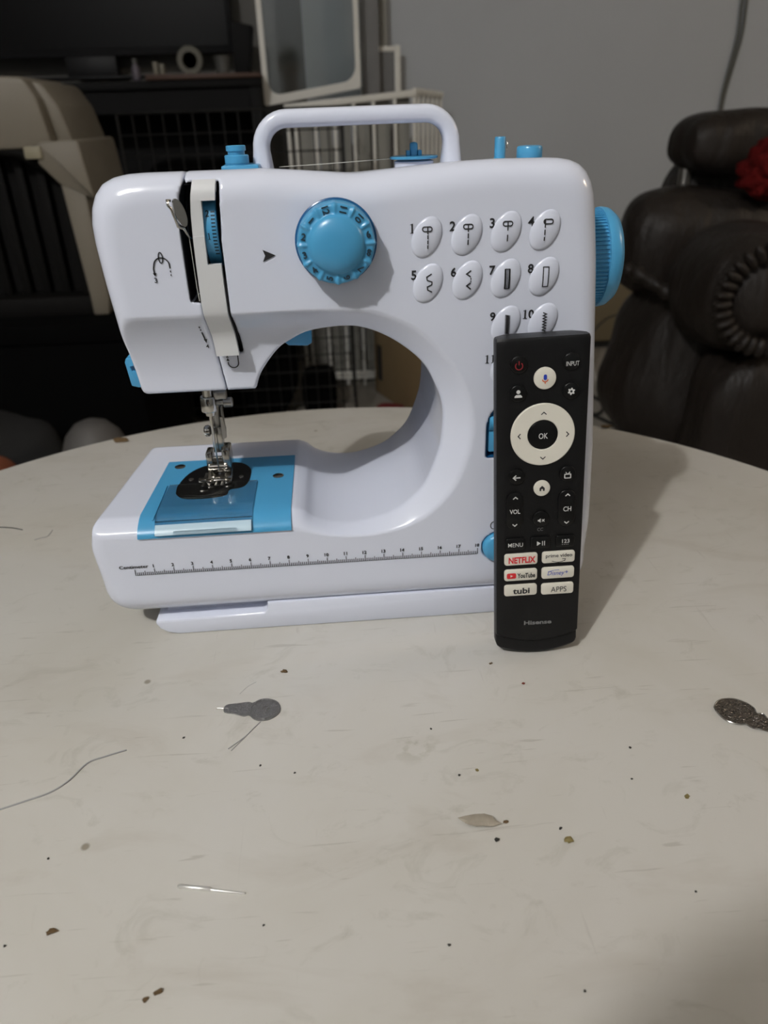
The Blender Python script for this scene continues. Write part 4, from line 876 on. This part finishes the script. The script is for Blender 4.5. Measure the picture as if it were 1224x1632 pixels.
for k in range(6):
    f = (k+0.8)/6; mk('bar', tube([(43.6+12.4*f, 262+20*f, FL), (43.6+12.4*f, 262+20*f, 30.8-0.7*f)], 0.65, 8), WPAINT, rk)
    mk('rail_knuckle', superell((43.6+12.4*f, 262+20*f, 31.2-f), (1.1, 1.1, 1.5), 1, 1, 12, 8), WPAINT, rk, smooth=180)
GLASS = mat('window_glass', (0.8, 0.85, 0.85), 0.05, trans=1.0, vary=0.0)
gp = thing('framed_glass_panel', 'white-framed glass panel with rounded inner corners propped on the slatted rack', 'glass panel', (8, 275, 30))
def tilt(x, z, d):
    return (x, d, z+(x+8.7)*0.135)
outp = rrect(-9.4, 25.6, 28.0, 112.0, 0.8, 3); inp_ = rrect(-7.4, 24.0, 31.0, 109.5, 4.5, 8)
def frame_geo(oc, ic, y0, y1):
    n = 36
    def resample(P, n):
        P = np.array(P+[P[0]]); L = np.r_[0, np.cumsum(np.linalg.norm(np.diff(P, axis=0), axis=1))]; return P, L
    # match by direction from the centre
    c = np.array([(oc[0]+oc[1])/2, (oc[2]+oc[3])/2]); I = np.array(ic); O = []
    for p in I:
        d = p-c; kx = ((oc[1]-oc[0])/2)/abs(d[0]) if abs(d[0]) > 1e-6 else 1e9; kz = ((oc[3]-oc[2])/2)/abs(d[1]) if abs(d[1]) > 1e-6 else 1e9; O.append(c+d*min(kx, kz))
    # exact corners
    O = np.array(O); m = len(I); V = [tilt(*O[i], y0) for i in range(m)]+[tilt(*I[i], y0) for i in range(m)]+[tilt(*O[i], y1) for i in range(m)]+[tilt(*I[i], y1) for i in range(m)]; F = []
    for i in range(m):
        j = (i+1) % m; F += [[i, j, m+j, m+i], [2*m+i, 3*m+i, 3*m+j, 2*m+j], [i, 2*m+i, 2*m+j, j], [m+i, m+j, 3*m+j, 3*m+i]]
    return np.array(V), F
ic = rrect(-7.4, 24.0, 31.4, 109.5, 4.5, 8)
ic = sorted(set(ic), key=lambda p: math.atan2(p[1]-70, p[0]-8.3))
mk('panel_frame', frame_geo((-9.2, 25.7, 28.6, 112), ic, 273.5, 276.5), WPAINT, gp, smooth=30)
mk('pane', prism([(-8, 30), (25, 30), (25, 111), (-8, 111)], lambda a, b_, d: tilt(a, b_, d), 274.8, 275.2), GLASS, gp, smooth=0)
GBOARD = mat('grey_board', (0.17, 0.17, 0.17), 0.7, vary=0.1)
setp(mk('grey_board', box(26.6, 33.4, 284, 286.5, FL, 118, 0.3), GBOARD), 'tall narrow grey board standing right of the glass panel', 'board')
f2 = thing('bed_rail_frame', 'white upright frame with a dark panel by the wall, right of the grey board', 'frame', (38, 291, FL))
mk('frame_post', box(39.4, 41.7, 290, 292, FL, 47.2, 0.3), WPAINT, f2)
mk('frame_post', box(26.5, 28.8, 290, 292, FL, 46.4, 0.3), WPAINT, f2)
mk('frame_rail', box(28.8, 39.4, 290.2, 291.8, 45.2, 47.0, 0.3), WPAINT, f2)
mk('frame_panel', box(28.8, 39.4, 290.8, 291.4, -40, 45.2), GBOARD, f2)
mk('tall_post', box(34.2, 37.2, 292.6, 295, FL, 120, 0.3), WSHADE, f2)
WIRE = mat('black_wire', (0.006, 0.006, 0.006), 0.45)
cr = thing('wire_crate', 'black wire dog crate standing on the floor behind the sewing machine', 'crate', (-17, 235, FL))
X0, X1, Yf, Yk, Zt = -50.0, 17.2, 222.0, 248.0, 27.2
n_ = 16
for k in range(n_): x = X0+(X1-X0)*k/(n_-1); mk('upright_wire', tube([(x, Yf, FL), (x, Yf, Zt)], 0.22 if 0 < k < n_-1 else 0.4, 6), WIRE, cr)
for k in range(18): z = FL+2+(Zt-FL-2)*k/17; mk('cross_wire', tube([(X0, Yf, z), (X1, Yf, z)], 0.24 if k < 17 else 0.4, 6), WIRE, cr)
for k in range(5): y = Yf+(Yk-Yf)*(k+1)/5; mk('upright_wire', tube([(X1, y, FL), (X1, y, Zt)], 0.22 if k < 4 else 0.4, 6), WIRE, cr)
for k in range(10): z = FL+2+(Zt-FL-2)*k/9; mk('cross_wire', tube([(X1, Yf, z), (X1, Yk, z)], 0.24, 6), WIRE, cr)
BLK = mat('black_fabric', (0.0012, 0.0012, 0.0013), 0.95, spec=0.08, vary=0.4, vscale=20)
setp(mk('black_blanket', superell((-26, 236, -30), (22.5, 11.5, 43.9), 0.35, 0.4, amp=0.04, freq=0.1), BLK, smooth=180), 'black blanket heaped inside the wire crate', 'blanket')
setp(mk('black_cushion', superell((4, 236, -66), (6.5, 11, 7.9), 0.5, 0.5, amp=0.06, freq=0.1), BLK, smooth=180), 'black cushion on the crate floor, seen through the machine arm', 'cushion')
CARD = mat('brown_cardboard', (0.24, 0.165, 0.08), 0.85, vary=0.1, vscale=12)
A = np.array([26.0, 254.0]); B_ = np.array([46.0, 202.0]); dv = (B_-A)/np.linalg.norm(B_-A); nv = np.array([-dv[1], dv[0]])
cb = thing('cardboard_box', 'brown cardboard box on the floor seen through the machine opening', 'box', (50, 235, FL))
q = [tuple(A), tuple(B_), tuple(B_+nv*15), tuple(A+nv*15)]
mk('box_body', prism(q, XY, FL, -30, 0.3), CARD, cb)
mk('box_flap', prism([tuple(A-nv*0.1), tuple(B_-nv*0.1), tuple(B_-nv*6), tuple(A-nv*6)], XY, -30.4, -29.9), CARD, cb)
BLACKT = mat('black_tape_print', (0.012, 0.011, 0.01), 0.6)
g1, g2 = A+dv*3-nv*0.06, A+dv*7-nv*0.06
mk('printed_mark', (np.array([(g1[0], g1[1], -68), (g2[0], g2[1], -68), (g2[0], g2[1], -54), (g1[0], g1[1], -54)]), [[0, 1, 2, 3]]), BLACKT, cb, smooth=0)
REDC = mat('red_cloth', (0.20, 0.014, 0.018), 0.9, vary=0.2, vscale=30, bump=0.5, bscale=80)
setp(mk('red_cloth', superell((29.5, 221, FL+2.5), (5.5, 7, 2.5), 0.6, 0.6, amp=0.15, freq=0.2), REDC, smooth=180), 'folded red cloth on the floor by the cardboard box', 'cloth')

# ------------------------------------------------------------------ dark desk with television at the left
DESK = mat('black_desk_laminate', (0.0045, 0.0045, 0.005), 0.7, spec=0.2, vary=0.2, vscale=6); BRW = mat('reddish_wood', (0.065, 0.030, 0.018), 0.6, vary=0.3, vscale=6, stretch=(0.3, 2, 2))
dk = thing('desk', 'black desk along the wall at the left behind the carrier', 'desk', (-70, 278, FL))
mk('desk_top', box(-150, -9.2, 262, 297, 34.6, 37.2, 0.3), DESK, dk)
mk('apron', box(-148, -11, 264, 266, 27.5, 34.6), DESK, dk)
mk('leg', box(-13.2, -9.6, 263, 296, FL, 34.6, 0.2), DESK, dk); mk('leg', box(-149, -146, 263, 296, FL, 34.6, 0.2), DESK, dk)
mk('back_panel', box(-146, -13.2, 292, 294, FL+10, 27.5), DESK, dk)
setp(mk('wooden_board', prism([(-47.5, 37.2), (-9.0, 37.2), (-9.0, 38.5), (-47.5, 38.9)], XZ, 260.8, 284, 0.15), BRW), 'reddish wooden board lying on the right end of the black desk', 'board')
tv = thing('television', 'large black television standing on the black desk', 'television', (-60, 279, 37.2))
SCR = mat('television_screen', (0.0015, 0.0015, 0.0018), 0.35, spec=0.12); BEZ = mat('television_bezel', (0.005, 0.005, 0.006), 0.5, spec=0.25)
mk('screen_casing', box(-122, -19.2, 286, 291, 46.0, 106, 0.5), BEZ, tv)
mk('screen', box(-120.5, -21, 285.6, 286, 48.5, 104.5), SCR, tv)
mk('stand', join(box(-80, -62, 286, 291, 39.5, 46.2, 0.3), box(-92, -50, 285, 295, 39.0, 40.0, 0.3)), BEZ, tv)
setp(mk('speaker', prism([(-19.0, 38.6), (-13.8, 38.6), (-11.2, 53.4), (-18.9, 55.0)], XZ, 277, 284, 0.4), DESK), 'small black tapered speaker on the desk right of the television', 'speaker')
LIL = mat('lilac_plastic', (0.10, 0.085, 0.105), 0.5); PAL = mat('pale_card', (0.17, 0.155, 0.12), 0.6); TAP = mat('yellowed_tape', (0.075, 0.068, 0.045), 0.5); GRY = mat('grey_plastic', (0.07, 0.07, 0.065), 0.5)
bt = thing('small_bottle', 'small lilac bottle on the black desk under the television', 'bottle', (-50.5, 266, 37.3))
mk('bottle_body', lathe([(0, 37.3), (1.3, 37.3), (1.4, 37.7), (1.4, 41.2), (0.7, 42.2), (0.7, 42.5), (0, 42.5)], (-51.3, 266, 0), n=20), LIL, bt)
mk('bottle_cap', lathe([(0, 42.5), (0.85, 42.5), (0.85, 43.8), (0, 43.8)], (-51.3, 266, 0), n=16), GRY, bt)
for x, dz, lab in ((-44.3, 0, 'left of two pale upright cards on the wooden board'), (-42.2, -0.6, 'right of two pale upright cards on the wooden board')):
    setp(mk('card_box', box(x-0.75, x+0.75, 264, 266, 38.9, 42.6+dz, 0.1), PAL), lab, 'card')
setp(mk('tape_roll', lathe([(2.6, -1.0), (4.3, -1.0), (4.4, -0.8), (4.4, 0.8), (4.3, 1.0), (2.6, 1.0), (2.6, -1.0)], (-33.5, 272, 43.2), '-y', 32), TAP), 'yellowed tape roll standing on the wooden board', 'tape')
setp(mk('grey_cup', lathe([(0, 38.7), (2.2, 38.7), (2.8, 44.0), (2.6, 44.2), (2.4, 43.8), (1.9, 39.2), (0, 39.2)], (-22.5, 271, 0), n=24), GRY), 'small grey cup on the wooden board beside the speaker', 'cup')

# ------------------------------------------------------------------ carrier on a black trunk, far left
BEI = mat('beige_plastic', (0.165, 0.145, 0.110), 0.55, vary=0.05, vscale=5); BEIL = mat('pale_latch_plastic', (0.25, 0.225, 0.155), 0.5); SLAT = mat('dark_slat_plastic', (0.0042, 0.0038, 0.0035), 0.7, spec=0.15)
tr = thing('storage_trunk', 'large black trunk under the beige carrier at the left', 'trunk', (-72, 168, FL))
mk('trunk_body', box(-110, -36, 142, 196, FL, -20, 1.0), BLK, tr); mk('trunk_lid', box(-110.6, -35.4, 141.4, 196.6, -20, -15.4, 0.8), BLK, tr)
ca = thing('pet_carrier', 'beige plastic carrier with a dark slatted grille, cut off at the left edge', 'carrier', (-66, 165, -15.4))
mk('top_shell', prism(fillet([(-92, 20.5, 0), (-47.2, 20.5, 0), (-48.6, 30.0, 2.0), (-50.5, 34.0, 2.5), (-92, 36, 3)]), XZ, 150, 178, 0.8), BEI, ca, smooth=40)
mk('shell_rim', prism(fillet([(-50, 20.5, 0), (-43.6, 20.5, 0), (-45.6, 28.5, 3), (-48.5, 33.3, 3), (-53, 33.5, 1)]), XZ, 154, 182, 0.8), BEI, ca, smooth=40)
mk('shoulder', prism(fillet([(-47.4, 13.5, 0), (-40.4, 10.0, 0.5), (-41.6, 22.0, 1.0), (-50.4, 21.8, 1.0), (-51, 17.6, 0)]), XZ, 149, 180, 0.5), BEI, ca, smooth=40)
mk('side_post', prism([(-47.3, 14), (-42.4, 14), (-41.9, -11.6), (-42.5, -15.4), (-46.1, -15.4), (-46.1, -11)], XZ, 149.5, 156, 0.4), BEI, ca)
mk('rear_post', prism([(-42.2, 12), (-39.6, 12), (-39.0, -15.4), (-42.0, -15.4)], XZ, 160, 176, 0.4), BEI, ca)
mk('latch', box(-53.2, -49.6, 148.4, 150, 18.6, 21.0, 0.2), BEIL, ca)
mk('grille_back', prism(crom([(-92, -11), (-46.1, -11), (-46.4, 10), (-46.7, 15.5), (-52, 19.2), (-60, 21.2), (-92, 23)], 1), XZ, 158, 160), SLAT, ca)
mk('grille_arch', tube(crom([(-92, 152, 22.5), (-60, 152, 20.6), (-53, 152, 18.6), (-47.2, 152, 15.0)], 6), 1.4, 10), SLAT, ca)
mk('grille_sill', box(-92, -46, 150, 158, -15.4, -11, 0.4), SLAT, ca)
for k in range(10): x = -90+k*4.6; mk('slat', box(x-0.9, x+0.9, 155.4, 157.8, -11, 21.5-max(0, (x+62))*0.34, 0.2), SLAT, ca)
GDOME = mat('grey_bin_plastic', (0.085, 0.080, 0.076), 0.6, vary=0.06)
gb = thing('dome_bin', 'grey dome-topped bin just past the left rim of the table', 'bin', (-42.5, 118, FL))
mk('bin_body', lathe([(0, FL), (6.2, FL), (6.5, FL+1), (7.6, -44), (7.6, -43), (0, -43)], (-41.8, 118, 0), n=36), GDOME, gb)
mk('dome_lid', lathe([(7.8, -43), (7.7, -40.5), (7.0, -36.8), (5.6, -33.4), (3.6, -31.2), (1.8, -30.4), (0, -30.2)], (-41.8, 118, 0), n=36), GDOME, gb, smooth=180)
ORG = mat('orange_cloth', (0.17, 0.045, 0.015), 0.85, vary=0.2, vscale=20); DGB = mat('dark_grey_fabric', (0.006, 0.006, 0.006), 0.9, vary=0.3, vscale=30)
ob = thing('tote_bag', 'orange bag with a pale patch standing at the far left past the table rim', 'bag', (-66, 112, FL))
mk('bag_body', superell((-65, 112, -53), (9, 6, 18), 0.5, 0.6, amp=0.05, freq=0.1), ORG, ob, smooth=180)
mk('pale_patch', superell((-62.5, 107.2, -37.5), (1.6, 2.2, 1.8), 1, 1, 16, 10), WPAINT, ob, smooth=180)
setp(mk('dark_clothes', superell((-70, 132, -54), (16, 8.5, 20), 0.7, 0.8, amp=0.15, freq=0.12), DGB, smooth=180), 'heap of dark grey clothes behind the orange bag', 'clothes')

# ------------------------------------------------------------------ the photographer (behind the camera; only the head's shadow shows)
SKIN = mat('skin', (0.42, 0.25, 0.17), 0.5, vary=0.05); SHIRT = mat('dark_shirt_cloth', (0.03, 0.03, 0.035), 0.9, vary=0.15, vscale=60, bump=0.3, bscale=300); JEAN = mat('blue_jean_cloth', (0.04, 0.06, 0.12), 0.9, vary=0.2, vscale=80); HAIR = mat('dark_hair', (0.012, 0.009, 0.007), 0.6, vary=0.3, vscale=120, bump=0.6, bscale=300)
def skin_mesh(joints, edges, root):
    me = bpy.data.meshes.new('s'); me.from_pydata([(x/100, y/100, (z+TZ)/100) for x, y, z, r in joints], edges, []); me.update()
    o = bpy.data.objects.new('s', me); COL.objects.link(o); md = o.modifiers.new('k', 'SKIN'); md.use_smooth_shade = True
    for v, (x, y, z, r) in zip(me.skin_vertices[0].data, joints): v.radius = (r/100, r/100); v.use_root = False
    me.skin_vertices[0].data[root].use_root = True
    sb = o.modifiers.new('u', 'SUBSURF'); sb.levels = 2; sb.render_levels = 2
    dg = bpy.context.evaluated_depsgraph_get(); dg.update(); m2 = bpy.data.meshes.new_from_object(o.evaluated_get(dg))
    V = np.array([v.co[:] for v in m2.vertices])*100; V[:, 2] -= TZ; F = [list(p.vertices) for p in m2.polygons]
    bpy.data.objects.remove(o); bpy.data.meshes.remove(me); bpy.data.meshes.remove(m2); return V, F
J = [(-8, -80, -22, 14), (-8, -77, -4, 13), (-9, -72, 16, 14), (-9.5, -68, 28, 12), (-10, -64, 40, 5.5), (-10.4, -60.5, 47, 5.5), (-10.7, -58, 55, 8), (-10.7, -57, 63, 7.2),
     (-27, -67, 28, 6), (-33, -60, 8, 4.8), (-16, -47, 9, 3.8), (0, -47, 12.5, 2.8), (8, -67, 28, 6), (20, -60, 8, 4.8), (19, -48, 10, 3.8), (21.5, -49, 11, 2.8),
     (-17, -76, -24, 9.5), (-19, -44, -23, 6.8), (-19, -46, -50, 5.2), (-19, -47, -68, 4.0), (-19, -40, -71, 3.2), (-19, -33, -72, 2.6),
     (1, -76, -24, 9.5), (-1, -44, -23, 6.8), (-1, -46, -50, 5.2), (-1, -47, -68, 4.0), (-1, -40, -71, 3.2), (-1, -33, -72, 2.6)]
E_ = [(0, 1), (1, 2), (2, 3), (3, 4), (4, 5), (5, 6), (6, 7), (3, 8), (8, 9), (9, 10), (10, 11), (3, 12), (12, 13), (13, 14), (14, 15), (0, 16), (16, 17), (17, 18), (18, 19), (19, 20), (20, 21), (0, 22), (22, 23), (23, 24), (24, 25), (25, 26), (26, 27)]
pe = thing('person', 'person in dark shirt and jeans seated on a stool behind the camera', 'person', (-8, -80, FL))
V, F = skin_mesh(J, E_, 0); body_ = mk('figure', (V, F), SKIN, pe, smooth=180)
body_.data.materials.append(SHIRT); body_.data.materials.append(JEAN)
for p in body_.data.polygons:
    c = np.mean([V[i] for i in p.vertices], axis=0); z, y, x = c[2], c[1], c[0]
    if z < -18 or (z < -12 and y > -70): p.material_index = 2
    elif z < 38 and not (y > -46 and z > 5 and (x > -6)): p.material_index = 1
def hand(wr, d, side):
    w_ = Vector(wr); d = Vector(d).normalized(); upv = Vector((0, 0.45, 0.89)); sd = d.cross(upv).normalized()
    jj = [(*w_, 2.5), (*(w_+d*4), 3.0), (*(w_+d*7.5), 3.0)]; ee = [(0, 1), (1, 2)]
    gs = [skin_mesh(jj, ee, 0)]
    for k, (ln, off) in enumerate(((6.3, 2.6), (7.2, 0.9), (6.8, -0.9), (5.2, -2.5))):
        b = w_+d*8+upv*off; q = [(*(b), 0.95), (*(b+d*ln*0.4-sd*side*0.8), 0.9), (*(b+d*ln*0.65-sd*side*2.2), 0.85), (*(b+d*ln*0.75-sd*side*3.8), 0.75)]
        gs.append(skin_mesh(q, [(0, 1), (1, 2), (2, 3)], 0))
    b = w_+d*2.5+upv*2.4; gs.append(skin_mesh([(*b, 1.2), (*(b+upv*2.2+d*2.0), 1.05), (*(b+upv*3.6+d*3.8-sd*side*0.8), 0.9)], [(0, 1), (1, 2)], 0))
    return join(*gs)
mk('hand', hand((0, -47, 12.5), (1, 0.25, 0.35), -1), SKIN, pe, smooth=180); mk('hand', hand((21.5, -49, 11), (-0.7, 0.1, 0.5), 1), SKIN, pe, smooth=180)
mk('hair', superell((-10.7, -59.5, 62.5), (8.4, 8.6, 8.2), 1, 1, 40, 28, amp=0.05, freq=0.4), HAIR, pe, smooth=180)
mk('nose', superell((-10.3, -49.8, 57.0), (1.2, 1.5, 1.8), 1, 1, 14, 10), SKIN, pe, smooth=180)
for s in (-1, 1):
    mk('eye', superell((-10.6+s*3.1, -50.9, 58.6), (1.1, 0.7, 0.7), 1, 1, 14, 10), RINK, pe, smooth=180); mk('ear', superell((-10.7+s*8.0, -58, 57.5), (0.9, 1.6, 2.8), 1, 1, 14, 10), SKIN, pe, smooth=180)
mk('mouth', superell((-10.4, -51.0, 53.0), (2.2, 0.6, 0.6), 1, 1, 14, 8), RDRED, pe, smooth=180)
st_ = thing('stool', 'round wooden stool under the person behind the camera', 'stool', (-8, -80, FL))
mk('seat', lathe([(0, -40), (15.5, -40), (16, -39.5), (16, -37.9), (15.4, -37.5), (0, -37.5)], (-8, -81, 0), n=40), BRW, st_)
for k in range(4):
    a = math.pi/4+k*math.pi/2; mk('leg', tube([(-8+10*math.cos(a), -81+10*math.sin(a), -40), (-8+14*math.cos(a), -81+14*math.sin(a), FL)], 1.6, 10), BRW, st_)
ph = thing('smartphone', 'black smartphone held upright by the person behind the camera', 'phone', (9, -38, 14))
pc = CAM-fw*0.9
def phn(a, b_, d): q = pc+rt2*a+up2*b_-fw*d; return (q.x, q.y, q.z)
mk('phone_body', prism(rrect(-1.6, 5.6, -15.0, 0.6, 1.1, 8), phn, 0.0, 0.8, 0.12), BLACKP, ph, smooth=40)
mk('phone_screen', prism(rrect(-1.4, 5.4, -14.8, 0.4, 0.9, 8), phn, 0.8, 0.82), SCR, ph, smooth=0)
pe.location.y -= 0.042; st_.location.y -= 0.042; pe.location.x -= 0.006; st_.location.x -= 0.006
